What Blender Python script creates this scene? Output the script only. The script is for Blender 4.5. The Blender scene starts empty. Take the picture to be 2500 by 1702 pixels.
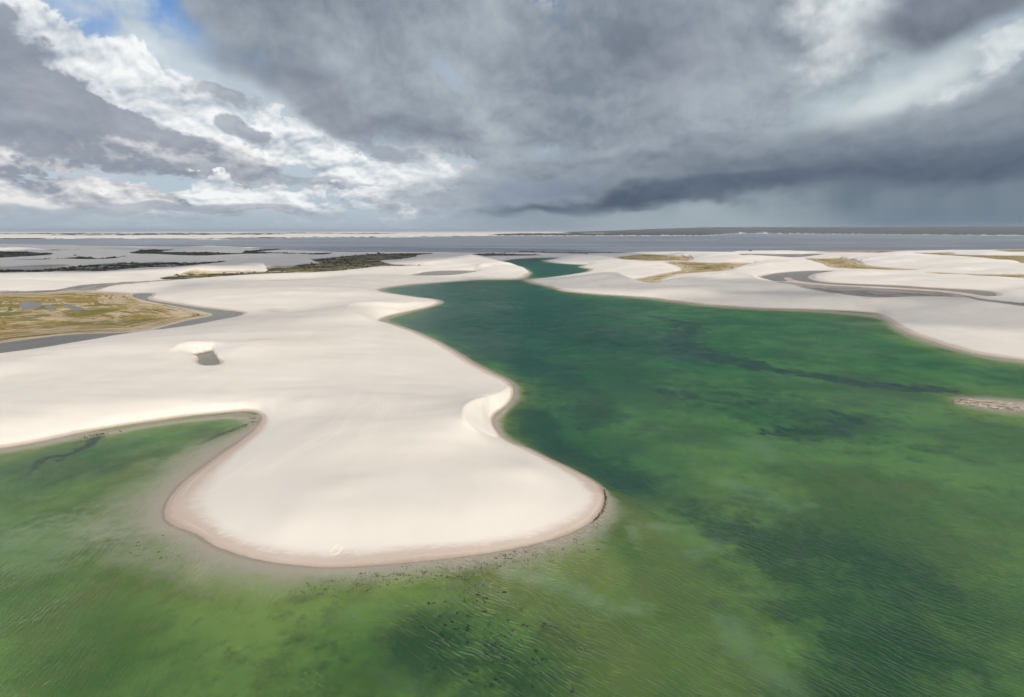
import bpy, bmesh, math, random
import numpy as np
from mathutils import Vector, Matrix
from mathutils.geometry import tessellate_polygon

random.seed(7)
rng = np.random.default_rng(11)
scene = bpy.context.scene
COL = scene.collection
R = math.radians

# ------------------------------------------------------------------ camera
CAM_H = 100.0                       # drone height in metres above the lagoon
LENS = 20.0
FPX = 2500 * LENS / 36.0            # focal length in pixels of the 2500 px wide photograph
PITCH = math.atan((851 - 564) / FPX)
cam_data = bpy.data.cameras.new('camera')
cam_data.lens = LENS
cam_data.sensor_width = 36.0
cam_data.clip_start = 1.0
cam_data.clip_end = 400000.0
cam = bpy.data.objects.new('camera', cam_data)
COL.objects.link(cam)
cam.location = (0, 0, CAM_H)
cam.rotation_euler = (math.pi / 2 - PITCH, 0, 0)
scene.camera = cam

scene.render.engine = 'CYCLES'
scene.view_settings.view_transform = 'Standard'
scene.view_settings.look = 'None'
scene.view_settings.gamma = 1.0
scene.view_settings.use_curve_mapping = False
scene.view_settings.exposure = 0.0
scene.cycles.use_denoising = True
scene.cycles.use_adaptive_sampling = True
scene.cycles.adaptive_threshold = 0.02
scene.cycles.max_bounces = 5
scene.cycles.diffuse_bounces = 1
scene.cycles.glossy_bounces = 2
scene.cycles.transparent_max_bounces = 12
scene.cycles.volume_bounces = 0
scene.cycles.sample_clamp_indirect = 4.0

# ------------------------------------------------------------------ node helper
class S:
    """A shader socket that can be used in arithmetic."""
    nt = None
    def __init__(self, sock): self.k = sock
    def __add__(a, b): return M('ADD', a, b)
    def __radd__(a, b): return M('ADD', b, a)
    def __sub__(a, b): return M('SUBTRACT', a, b)
    def __rsub__(a, b): return M('SUBTRACT', b, a)
    def __mul__(a, b): return M('MULTIPLY', a, b)
    def __rmul__(a, b): return M('MULTIPLY', b, a)
    def __truediv__(a, b): return M('DIVIDE', a, b)
    def __rtruediv__(a, b): return M('DIVIDE', b, a)
    def __neg__(a): return M('MULTIPLY', a, -1.0)

def put(sock, v):
    if isinstance(v, S): S.nt.links.new(v.k, sock)
    elif v is not None:
        if isinstance(v, (tuple, list)) and len(v) == 3 and sock.type == 'RGBA': v = (*v, 1.0)
        sock.default_value = v

def node(kind, **kw):
    n = S.nt.nodes.new(kind)
    for k, v in kw.items(): setattr(n, k, v)
    return n

def M(op, a, b=None, c=None, clamp=False):
    n = node('ShaderNodeMath', operation=op, use_clamp=clamp)
    put(n.inputs[0], a)
    if b is not None: put(n.inputs[1], b)
    if c is not None: put(n.inputs[2], c)
    return S(n.outputs[0])

def V(op, a, b=None, s=None):
    n = node('ShaderNodeVectorMath', operation=op)
    put(n.inputs[0], a)
    if b is not None: put(n.inputs[1], b)
    if s is not None: put(n.inputs['Scale'], s)
    return S(n.outputs['Value' if op in ('DOT_PRODUCT', 'LENGTH') else 'Vector'])

def XYZ(x=0.0, y=0.0, z=0.0):
    n = node('ShaderNodeCombineXYZ')
    for i, v in enumerate((x, y, z)): put(n.inputs[i], v)
    return S(n.outputs[0])

def SEP(v):
    n = node('ShaderNodeSeparateXYZ'); put(n.inputs[0], v)
    return S(n.outputs[0]), S(n.outputs[1]), S(n.outputs[2])

def SS(x, lo, hi):
    """smoothstep"""
    n = node('ShaderNodeMapRange', interpolation_type='SMOOTHSTEP')
    put(n.inputs['Value'], x); put(n.inputs['From Min'], lo); put(n.inputs['From Max'], hi)
    return S(n.outputs[0])

def LIN(x, lo, hi, a=0.0, b=1.0):
    n = node('ShaderNodeMapRange', interpolation_type='LINEAR', clamp=True)
    for k, v in (('Value', x), ('From Min', lo), ('From Max', hi), ('To Min', a), ('To Max', b)): put(n.inputs[k], v)
    return S(n.outputs[0])

def NOISE(vec, scale=1.0, detail=4.0, rough=0.5, dist=0.0, dims='3D', color=False, lac=2.0):
    n = node('ShaderNodeTexNoise', noise_dimensions=dims)
    put(n.inputs['Vector'], vec); put(n.inputs['Scale'], scale); put(n.inputs['Detail'], detail)
    put(n.inputs['Roughness'], rough); put(n.inputs['Distortion'], dist); put(n.inputs['Lacunarity'], lac)
    return S(n.outputs['Color' if color else 'Fac'])

def MIX(f, a, b, mode='MIX'):
    n = node('ShaderNodeMix', data_type='RGBA', blend_type=mode)
    n.clamp_factor = True
    put(n.inputs[0], f); put(n.inputs[6], a); put(n.inputs[7], b)
    return S(n.outputs[2])

def RAMP(f, stops, interp='LINEAR'):
    n = node('ShaderNodeValToRGB'); put(n.inputs[0], f)
    cr = n.color_ramp; cr.interpolation = interp
    while len(cr.elements) < len(stops): cr.elements.new(0.5)
    for e, (p, c) in zip(cr.elements, stops):
        e.position = p; e.color = (*c, 1.0)
    return S(n.outputs[0])

def ATTR(name):
    n = node('ShaderNodeAttribute', attribute_name=name)
    return S(n.outputs['Fac'])

def srgb(r, g, b):
    f = lambda c: (c / 255 / 12.92) if c / 255 <= 0.04045 else ((c / 255 + 0.055) / 1.055) ** 2.4
    return (f(r), f(g), f(b))

def material(name):
    m = bpy.data.materials.new(name); m.use_nodes = True
    m.node_tree.nodes.clear(); S.nt = m.node_tree
    return m, node('ShaderNodeOutputMaterial')

# ------------------------------------------------------------------ pixel <-> place
def ray(px, py):
    c = (np.asarray(px, float) - 1250) / FPX; d = (np.asarray(py, float) - 851) / FPX
    return c, math.cos(PITCH) - d * math.sin(PITCH), -math.sin(PITCH) - d * math.cos(PITCH)

def ground(pts, z=0.0):
    """picture points -> ground points at height z"""
    p = np.asarray(pts, float)
    dx, dy, dz = ray(p[:, 0], p[:, 1])
    t = (z - CAM_H) / np.minimum(dz, -0.002)
    return np.stack([dx * t, dy * t], 1)

# enlarged views the outlines were read from: (left, top, magnification)
VIEW = {0: (0, 0, 1.0), 1: (0, 530, 3.575), 2: (600, 530, 3.575), 3: (1200, 530, 3.575), 4: (1800, 530, 3.32),
        5: (0, 850, 2.876), 6: (800, 850, 2.636), 7: (1600, 850, 1.857), 8: (0, 1200, 1.4525)}
def Z(v, *xy):
    x0, y0, s = VIEW[v]
    return [(x0 + xy[i] / s, y0 + xy[i + 1] / s) for i in range(0, len(xy), 2)]
# ------------------------------------------------------------------ sky and sun
SUN_AZ, SUN_EL = R(150), R(30)      # clockwise from the viewing direction: behind the camera, to the right
SKY_STRENGTH = 0.1
world = bpy.data.worlds.new('World'); scene.world = world; world.use_nodes = True
S.nt = world.node_tree; S.nt.nodes.clear()
wout = node('ShaderNodeOutputWorld'); bg = node('ShaderNodeBackground')
S.nt.links.new(bg.outputs[0], wout.inputs[0])
bg.inputs['Strength'].default_value = SKY_STRENGTH
world.cycles.sampling_method = 'MANUAL'; world.cycles.sample_map_resolution = 512
sky = node('ShaderNodeTexSky', sky_type='NISHITA')
sky.sun_disc = False; sky.sun_elevation = SUN_EL; sky.sun_rotation = SUN_AZ
sky.altitude = 100; sky.air_density = 1.0; sky.dust_density = 1.0; sky.ozone_density = 1.5

def sky_uv(px, py):
    dx, dy, dz = ray(px, py)
    return float(np.arctan2(dx, dy)) * 1000, float(np.arctan2(dz, np.hypot(dx, dy))) * 1000   # milliradians

tc = node('ShaderNodeTexCoord'); D = S(tc.outputs['Generated'])
dx_, dy_, dz_ = SEP(D)
az = M('ARCTAN2', dx_, dy_) * 1000.0
el = M('ARCSINE', dz_) * 1000.0
# cloud pattern: finer and flatter towards the horizon, as a deck of clouds is in perspective
yy = M('LOGARITHM', 1.0 + M('MAXIMUM', el, 0.0) * (1 / 170.0), math.e) * 0.50
Q = XYZ(az * 0.001, yy, 0.0)
n_w = V('SUBTRACT', NOISE(Q, 6.0, 3, 0.55, dims='2D', color=True), (0.5, 0.5, 0.5))
Qw = V('ADD', Q, V('MULTIPLY', n_w, (0.045, 0.04, 0.0)))
n_big = NOISE(Q, 2.3, 3, 0.5, dims='2D') - 0.5
n_mid = NOISE(Qw, 8.0, 6, 0.55, dims='2D') - 0.5
n_fine = NOISE(Qw, 46.0, 3, 0.65, dims='2D') - 0.5
def puffs(vec, scale):
    n = node('ShaderNodeTexVoronoi', voronoi_dimensions='2D', feature='F1')
    put(n.inputs['Vector'], vec); n.inputs['Scale'].default_value = scale
    n.inputs['Detail'].default_value = 2.2; n.inputs['Roughness'].default_value = 0.55; n.inputs['Lacunarity'].default_value = 2.3
    n.normalize = True
    return S(n.outputs['Distance'])
p1 = puffs(Qw, 17.0)
p2 = puffs(V('ADD', Qw, (0.003, 0.011, 0.0)), 17.0)
bulge = p2 - p1                                      # brighter on the upper, sunward side of each puff
edge = n_mid * 1.7 + (0.30 - p1) * 1.3 + n_fine * 0.7
soft = n_mid * 1.2 + n_big * 0.7 + (0.30 - p1) * 0.3 + n_fine * 0.12
wx, wy, wz = SEP(n_w)
UW = XYZ(az + wx * 90.0, el + wy * 60.0, 0.0)

def blob(cx, cy, rx, ry, rot=0.0):
    """distance from the middle of an ellipse, 1 at its rim; picture pixels"""
    u0, w0 = sky_uv(cx, cy); k = 1000 / FPX
    m = node('ShaderNodeMapping', vector_type='TEXTURE')
    put(m.inputs['Vector'], UW)
    m.inputs['Location'].default_value = (u0, w0, 0); m.inputs['Rotation'].default_value = (0, 0, R(rot)); m.inputs['Scale'].default_value = (rx * k, ry * k, 1)
    return V('LENGTH', S(m.outputs[0]))

K = 1.0 / SKY_STRENGTH
def C(r, g, b, k=1.0): return tuple(v * K * k for v in srgb(r, g, b))
def tone(f, dark, light): return MIX(f, C(*dark), C(*light))
def clampf(x): return M('ADD', x, 0.0, clamp=True)
_e = {}
def over(base, dist, col, hi=0.25, amt=1.0, e=edge, ea=1.0, lo=0.0):
    """lay a cloud over the sky: inside the blob, with a noisy rim"""
    if (id(e), ea) not in _e: _e[(id(e), ea)] = e * ea
    n = node('ShaderNodeMapRange', interpolation_type='SMOOTHSTEP')
    put(n.inputs['Value'], dist - _e[(id(e), ea)])
    for k_, v_ in (('From Min', 1 - hi), ('From Max', 1 - lo), ('To Min', amt), ('To Max', 0.0)): n.inputs[k_].default_value = v_
    return MIX(S(n.outputs[0]), base, col)

# clear air: blue high up, pale and hazy at the horizon
clear = MIX(SS(el, 110.0, 330.0), C(184, 200, 211), MIX(0.45, C(84, 146, 222), S(sky.outputs[0])))
n_sh = NOISE(V('ADD', Qw, (0.006, 0.024, 0.0)), 8.0, 5, 0.55, dims='2D') - 0.5
rel = n_mid - n_sh
lit_c = clampf(0.64 + bulge * 1.9 + rel * 2.2 + n_mid * 0.9)
lit_l = clampf(0.48 + bulge * 1.8 + rel * 2.8 + n_mid * 1.4)
lit_s = clampf(0.46 + n_mid * 1.0 + n_big * 1.6 + bulge * 0.35 + rel * 1.2)
c_white = tone(lit_c, (166, 179, 193), (248, 250, 250))
c_low = tone(lit_l, (150, 157, 170), (238, 237, 236))
c_base = tone(lit_s, (132, 140, 154), (170, 178, 190))
c_grey = tone(lit_s, (126, 134, 148), (164, 171, 183))
c_veil = tone(lit_s, (176, 190, 202), (212, 222, 228))
# broken cumulus field everywhere, thin veil between
skyc = over(clear, 0.9 - n_big * 2.2, c_veil, 0.6, 0.8, soft)
skyc = over(skyc, 0.72 - n_big * 1.6, c_low, 0.30, 1.0, edge, 1.6)
# clear blue, upper left and the slot in the middle
skyc = over(skyc, blob(290, 10, 360, 90, -20), clear, 0.25, 1.0, edge, 0.4)
# veil and white bank on the left
skyc = over(skyc, blob(700, 300, 520, 120, -24), c_veil, 0.5, 0.95, soft)
skyc = over(skyc, blob(310, 198, 290, 66, -24), c_white, 0.14, 1.0, edge, 0.6)
skyc = over(skyc, blob(470, 245, 170, 46, -20), c_white, 0.30, 0.8, edge, 1.0)
skyc = over(skyc, blob(690, 330, 70, 40, -30), c_white, 0.2, 1.0, edge, 1.2)
skyc = over(skyc, blob(800, 390, 170, 62, -20), c_white, 0.16, 1.0, edge, 1.1)
skyc = over(skyc, blob(960, 430, 150, 40, -14), c_white, 0.3, 0.8, edge, 1.3)
skyc = over(skyc, blob(1075, 430, 46, 58, 0), c_white, 0.3, 0.95, edge, 1.1)
# rows of low cumulus with grey bases
skyc = over(skyc, blob(130, 335, 290, 60, -12), c_low, 0.3, 0.95)
skyc = over(skyc, blob(420, 395, 330, 52, -10), c_low, 0.3, 0.95)
skyc = over(skyc, blob(250, 392, 330, 20, -6), c_base, 0.5, 0.7, edge, 0.8)
skyc = over(skyc, blob(690, 440, 330, 24, -8), c_base, 0.5, 0.55, edge, 1.0)
skyc = over(skyc, blob(230, 462, 330, 40, -4), c_low, 0.25, 0.95, edge, 1.3)
skyc = over(skyc, blob(590, 478, 170, 34, -4), c_white, 0.25, 0.95, edge, 1.3)
skyc = over(skyc, blob(850, 498, 230, 28, -3), c_white, 0.25, 0.9, edge, 1.3)
skyc = over(skyc, blob(380, 512, 640, 17, 0), c_base, 0.6, 0.7, edge, 0.7)
skyc = over(skyc, blob(1150, 500, 260, 34, 0), c_base, 0.6, 0.8, edge, 0.7)
# dark cloud, upper left corner, and its ragged tail
skyc = over(skyc, blob(-50, 165, 235, 125, -30), c_grey, 0.22, 1.0, edge, 0.5)
skyc = over(skyc, blob(280, 285, 170, 30, -24), c_grey, 0.4, 0.9)
skyc = over(skyc, blob(545, 235, 90, 22, -10), c_grey, 0.5, 0.7)
skyc = over(skyc, blob(585, 310, 60, 30, -20), c_grey, 0.4, 0.8)
skyc = over(skyc, blob(900, 345, 150, 40, -24), c_grey, 0.5, 0.75)
# the great grey cloud over the middle: paler above, dark along its base
c_up = tone(lit_s, (128, 139, 152), (174, 184, 193))
c_dn = tone(lit_s, (112, 120, 134), (152, 160, 172))
body = blob(960, 60, 545, 250, -20)
skyc = over(skyc, body, c_up, 0.22, 1.0, soft, 0.35)
skyc = over(skyc, blob(760, 235, 300, 60, -20), c_dn, 0.7, 0.85, soft, 0.8)
skyc = over(skyc, blob(1170, 250, 330, 110, -8), c_up, 0.3, 1.0, soft, 0.5)
skyc = over(skyc, blob(1120, 318, 280, 44, -6), c_dn, 0.7, 0.9, edge, 0.5)
skyc = over(skyc, blob(1800, 200, 640, 330, 0), c_up, 0.3, 1.0, soft, 0.4)
skyc = over(skyc, blob(1530, 120, 270, 130, -8), c_dn, 0.9, 0.75, soft, 0.9)
skyc = over(skyc, blob(1480, 440, 480, 100, 4), c_up, 0.4, 1.0, soft, 0.5)
skyc = over(skyc, blob(2450, 330, 620, 130, 8), c_up, 0.4, 1.0, soft, 0.5)
skyc = over(skyc, blob(1560, 385, 230, 22, 2), c_dn, 0.9, 0.6, edge, 0.7)
skyc = over(skyc, blob(1330, 470, 190, 50, 6), C(132, 146, 170), 0.9, 0.7, soft, 0.8)
skyc = over(skyc, blob(1420, -20, 110, 130, 0), c_up, 0.5, 1.0, soft, 0.3)
skyc = over(skyc, blob(1090, 175, 60, 26, -24), C(170, 184, 202), 0.9, 0.7, edge, 0.8)
# openings on the right
c_gap = tone(clampf(0.58 + bulge * 1.2 + n_mid * 1.4), (176, 190, 198), (244, 246, 245))
skyc = over(skyc, blob(2250, 170, 420, 105, 20), C(186, 200, 206), 0.9, 0.85, soft, 0.7)
skyc = over(skyc, blob(2065, 50, 130, 140, 0), c_gap, 0.9, 0.95, soft, 1.0)
skyc = over(skyc, blob(2230, 205, 230, 46, 24), C(214, 222, 223), 0.9, 0.9, soft, 0.7)
skyc = over(skyc, blob(2330, 222, 60, 34, 20), c_gap, 0.9, 0.8, soft, 0.9)
skyc = over(skyc, blob(2480, 105, 90, 40, 25), c_gap, 0.6, 0.9, edge, 0.9)
skyc = over(skyc, blob(2330, 30, 210, 62, 8), c_dn, 0.5, 0.95, soft, 0.5)
skyc = over(skyc, blob(2460, 250, 190, 66, 14), c_up, 0.6, 0.9, edge, 0.7)
# storm front low on the right: pale rain curtains below, dark shelf above
shaft = NOISE(XYZ(az * 0.011 + el * 0.0012, el * 0.002, 0.0), 1.0, 3, 0.5, dims='2D')
skyc = over(skyc, blob(1590, 560, 480, 100, 0), tone(LIN(shaft, 0.3, 0.7), (140, 155, 164), (168, 181, 187)), 0.35, 1.0, soft, 0.25)
skyc = over(skyc, blob(2430, 560, 510, 200, 0), tone(LIN(shaft, 0.3, 0.7), (98, 115, 130), (126, 141, 152)), 0.45, 1.0, soft, 0.2)
c_sh = tone(lit_s, (92, 104, 120), (132, 143, 156))
skyc = over(skyc, blob(1960, 395, 900, 105, 5.4), c_sh, 1.0, 0.9, soft, 0.45)
c_shelf = tone(clampf(0.4 + n_mid * 1.3 + bulge * 0.4), (66, 80, 100), (104, 117, 136))
skyc = over(skyc, blob(1980, 436, 700, 40, 5.6), c_shelf, 1.0, 0.9, soft, 0.4, -0.1)
skyc = over(skyc, blob(1600, 482, 400, 36, 4.4), c_shelf, 0.8, 0.95, edge, 0.4)
skyc = over(skyc, blob(1340, 512, 230, 17, 2.0), c_shelf, 0.9, 0.8, edge, 0.3)
skyc = over(skyc, blob(2560, 398, 380, 34, 4.0), c_shelf, 0.9, 0.8, edge, 0.35)
# hazy strip along the horizon
hz = MIX(SS(az, -250.0, 100.0), C(172, 187, 199), C(140, 156, 168))
hz = MIX(SS(az, 60.0, 200.0), hz, C(158, 172, 180))
hz = MIX(SS(az, 380.0, 600.0), hz, C(106, 124, 140))
skyc = MIX(M('MULTIPLY', SS(el, 42.0, 10.0), 0.9), skyc, hz)
put(bg.inputs['Color'], skyc)

sun_data = bpy.data.lights.new('sun', 'SUN')
sun_data.energy = 4.3; sun_data.angle = R(2.0); sun_data.color = (1.0, 0.94, 0.85)
sun = bpy.data.objects.new('sun', sun_data); COL.objects.link(sun)
sun.rotation_euler = Vector((math.sin(SUN_AZ) * math.cos(SUN_EL), math.cos(SUN_AZ) * math.cos(SUN_EL), math.sin(SUN_EL))).to_track_quat('Z', 'Y').to_euler()
sun.location = (300, -300, 400)
# ------------------------------------------------------------------ outlines read from the photograph
def spline(pts, n=6, closed=True):
    """smooth curve through points (centripetal Catmull-Rom); a repeated point keeps a sharp corner"""
    p = np.asarray(pts, float); m = len(p); out = []
    rngk = range(m if closed else m - 1)
    for i in rngk:
        if closed: a, b, c, d = p[(i - 1) % m], p[i], p[(i + 1) % m], p[(i + 2) % m]
        else: a, b, c, d = p[max(i - 1, 0)], p[i], p[i + 1], p[min(i + 2, m - 1)]
        if np.allclose(b, c): continue
        L = max(np.linalg.norm(c - b), 1e-9)
        ta = (c - a) / max(np.linalg.norm(c - b) + np.linalg.norm(b - a), 1e-9) * L
        td = (d - b) / max(np.linalg.norm(d - c) + np.linalg.norm(c - b), 1e-9) * L
        for k in range(n):
            t = k / n
            h = (2*t**3 - 3*t**2 + 1) * b + (t**3 - 2*t**2 + t) * ta + (-2*t**3 + 3*t**2) * c + (t**3 - t**2) * td
            out.append(h)
    if not closed: out.append(p[-1])
    return np.array(out)

LAGOON = (
    Z(5, -300,760, 0,703, 250,660, 480,612, 700,568, 900,535, 1150,500, 1400,466, 1600,447, 1720,438, 1800,448, 1838,480, 1825,525,
      1780,580, 1690,655, 1560,740, 1430,835, 1320,915, 1225,1010, 1165,1110, 1165,1200, 1230,1250, 1370,1300, 1480,1370, 1600,1422, 1800,1482, 2050,1520, 2290,1540) +
    Z(8, 1300,263, 1500,247, 1700,223, 1850,196, 2000,156, 2095,108, 2135,65, 2145,20) +
    Z(6, 1772,930, 1742,882, 1650,822, 1510,752, 1380,692, 1280,642, 1190,610, 1120,565, 1075,510, 1058,460, 1075,420, 1130,380, 1180,330, 1197,280, 1187,240, 1150,205, 1050,155, 900,75) +
    Z(2, 1900,1220, 1700,1100, 1500,1010, 1350,955, 1240,922, 1168,909, 1168,909, 1182,890, 1260,860, 1400,830, 1550,797, 1650,769, 1708,747, 1690,727, 1620,712,
      1500,700, 1400,685, 1250,662, 1168,641, 1200,625, 1300,608, 1450,590, 1700,570, 2000,551) +
    Z(3, 130,547, 235,543, 290,527, 343,490, 343,490, 300,455, 215,421, 150,412, 100,385, 220,366, 420,356, 608,353, 608,353, 560,363, 450,381, 530,398, 700,412, 832,416, 832,416,
      770,437, 870,456, 870,456, 830,478, 700,500, 600,515, 470,530, 345,541, 300,552, 340,572, 430,595, 540,620, 620,645, 800,665, 1000,680, 1300,698, 1500,720, 1700,745, 1900,768, 2100,780) +
    Z(4, 0,730, 200,740, 500,748, 800,757, 1000,768, 1130,782, 1190,818, 1260,868, 1400,945, 1600,1012, 1800,1075, 2000,1120, 2200,1145, 2324,1162, 2700,1220))
LAGOON_REST = [(420, 330), (520, 200), (520, -150), (330, -330), (0, -400), (-320, -330), (-430, -100), (-420, 150), (-380, 250)]

POOL = Z(1, 1672,1203, 1720,1192, 1800,1174, 1850,1164, 1878,1195, 1905,1235, 1925,1268, 1900,1288, 1800,1296, 1742,1281, 1722,1255, 1728,1232, 1700,1215)
POOL_Z = 6.5

LAKE = (Z(1, -400,225, 0,238, 300,254, 420,246, 800,256, 1000,262, 1500,266, 1900,264, 2324,264) +
        Z(2, 0,272, 300,284, 800,303, 1000,308, 1400,306, 1700,306, 1970,311, 2324,306) +
        Z(3, 300,299, 600,303, 1000,316, 1300,304, 1500,303, 1850,302, 2100,304) +
        Z(4, 0,273, 600,276, 1000,273, 1300,272, 2000,264, 2324,263, 2900,262, 2900,146, 2324,150, 1700,146, 1000,140, 400,136, 0,135) +
        Z(3, 1900,160, 1300,164, 600,166, 0,165) + Z(2, 1800,172, 1300,178, 900,177, 600,176, 300,186, 0,179) +
        Z(1, 2000,200, 1500,195, 1000,190, 500,191, 0,195, -400,196))

# shallow grey ponds at the feet of the dunes: (outline, kind)
PONDS = [
    Z(1, -900,1300, -400,1190, -120,1125, 0,1102, 300,1060, 700,1022, 1000,1012, 1300,990, 1430,957, 1650,902, 1850,862, 1838,842, 1600,792, 1300,737, 1180,706, 1155,680, 1200,668, 1310,667,
      1330,680, 1282,700, 1320,728, 1500,754, 1700,784, 1900,808, 2090,828, 2125,843, 2060,868, 1900,898, 1700,938, 1500,968, 1200,1002, 1000,1030, 800,1068, 600,1100, 300,1150, 0,1188, -120,1208, -400,1262, -900,1380),
    Z(2, 1440,518, 1500,495, 1570,481, 1700,471, 1850,468, 2010,472, 1930,490, 1770,508, 1600,515),
    Z(4, 160,500, 280,464, 400,449, 560,438, 780,437, 640,456, 572,487, 620,514, 750,533, 1000,545, 1300,556, 1600,576, 1900,591, 2060,606, 2100,640, 2010,640,
      1900,622, 1700,598, 1400,577, 1100,562, 800,548, 600,531, 470,512, 430,492, 395,488, 380,500, 400,520, 330,520, 250,515),
    Z(1, -120,455, 0,441, 180,430, 380,420, 560,416, 480,432, 380,448, 180,456, 0,466, -120,474),
    Z(1, 172,742, 240,735, 352,748, 345,785, 268,808, 182,790),
    Z(1, 392,762, 450,775, 500,800, 440,810, 400,795),
    Z(1, 530,748, 600,763, 738,800, 690,817, 615,792, 548,768),
    Z(4, 0,300, 200,298, 420,300, 600,298, 690,298, 560,318, 470,325, 330,327, 150,318),
]
# flats between the dunes: (outline, marsh amount, scrub amount)
MARSH_BIG = Z(1, -900,760, -400,715, -120,690, 0,675, 200,668, 450,655, 640,640, 900,655, 1150,668, 1155,682, 1180,706, 1300,738, 1600,793, 1838,842, 1850,862, 1650,902, 1430,957, 1300,990, 1000,1012, 700,1022, 300,1060, 0,1102, -120,1125, -400,1190, -900,1300)
FLATS = [
    (MARSH_BIG, 1.0, 0.0),
    (Z(1, 0,655, 250,652, 480,640, 700,602, 1000,577, 1400,556, 1550,549, 1540,560, 1300,576, 1000,600, 840,638, 640,650, 300,668, 0,672), 0.35, 0.0),
    (Z(1, -120,478, 0,468, 160,460, 380,460, 600,443, 750,424, 900,411, 1050,405, 1300,404, 1560,402, 1700,402, 2000,388, 1720,420, 1560,438, 1300,444, 1100,458, 870,482, 600,477, 300,487, 0,492, -120,498), 0.3, 0.85),
    (Z(1, -120,300, 0,305, 200,308, 460,322, 360,340, 150,352, 0,358, -120,365), 0.2, 1.0),
    (Z(1, 80,372, 300,366, 510,366, 620,356, 740,352, 860,362, 1060,350, 1150,364, 900,377, 600,378, 300,378), 0.2, 0.55),
    (Z(1, 1140,335, 1240,293, 1640,285, 1420,298, 1500,309, 1800,312, 2100,318, 2324,306, 2330,330, 1900,344, 1600,336, 1300,326), 0.2, 0.9),
    (Z(2, 0,300, 160,284, 350,278, 230,292, 100,304, 560,320, 750,312, 650,331, 300,327, 0,322), 0.2, 0.8),
    (Z(1, 380,292, 480,286, 620,288, 740,283, 640,297, 480,298), 0.5, 0.6),
    (Z(1, 1390,541, 1520,516, 1700,497, 2000,490, 2324,478) + Z(2, 180,468, 262,436, 400,430, 520,412, 640,405, 560,374, 700,360, 850,345, 1060,325, 1300,318, 1640,318, 1500,335,
       1490,355, 1350,370, 1180,380, 1300,415, 1500,427, 1620,430, 1200,433, 1000,455, 850,470, 600,490, 350,506, 0,521) + Z(1, 1900,526, 1600,550), 1.0, 0.5),
    (Z(2, 1970,331, 2100,319, 2324,324) + Z(3, 150,325, 400,330, 440,335, 300,340, 0,345) + Z(2, 2060,352), 0.4, 0.9),
    (Z(3, 0,312, 300,301, 560,306, 1000,311, 1150,316, 900,321, 620,322, 400,313), 0.3, 0.8),
    (Z(3, 1070,355, 1200,338, 1310,326, 1450,330, 1600,345, 1730,350, 1742,385, 1620,381, 1480,384, 1310,392, 1150,377), 1.0, 0.25),
    (Z(3, 1520,395, 1700,391, 1900,404, 2300,412, 2200,425, 2150,450, 2060,470, 1900,483, 1650,500, 1560,526, 1490,552, 1430,594, 1350,596, 1220,555, 1400,516, 1560,486, 1650,468, 1640,445, 1600,425), 1.0, 0.15),
    (Z(4, 540,336, 700,340, 850,342, 980,362, 1090,400, 1480,432, 1060,427, 760,412, 690,382), 0.9, 0.0),
    (Z(4, 1480,446, 1700,455, 1950,465, 2324,470, 2500,475, 2500,515, 2324,508, 2100,497, 1800,478), 0.7, 0.1),
    (Z(4, 600,286, 960,276, 1300,276, 1400,291, 1740,291, 1800,306, 2324,316, 2500,320, 2500,392, 2324,384, 2180,354, 1900,328, 1600,320, 1300,302, 1000,291), 0.8, 0.3),
    (Z(4, 260,524, 400,530, 600,548, 800,562, 1100,576, 1400,592, 1700,614, 1880,640, 2000,668, 2200,690, 2500,722, 2500,780, 2324,762, 2200,748, 1970,720, 1990,694, 1780,672, 1500,675, 1200,676, 1040,676, 900,660, 700,620, 450,570), 0.4, 0.0),
    (Z(4, 2080,270, 2324,265, 2500,266, 2500,292, 2324,292), 0.7, 0.3),
]
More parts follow.
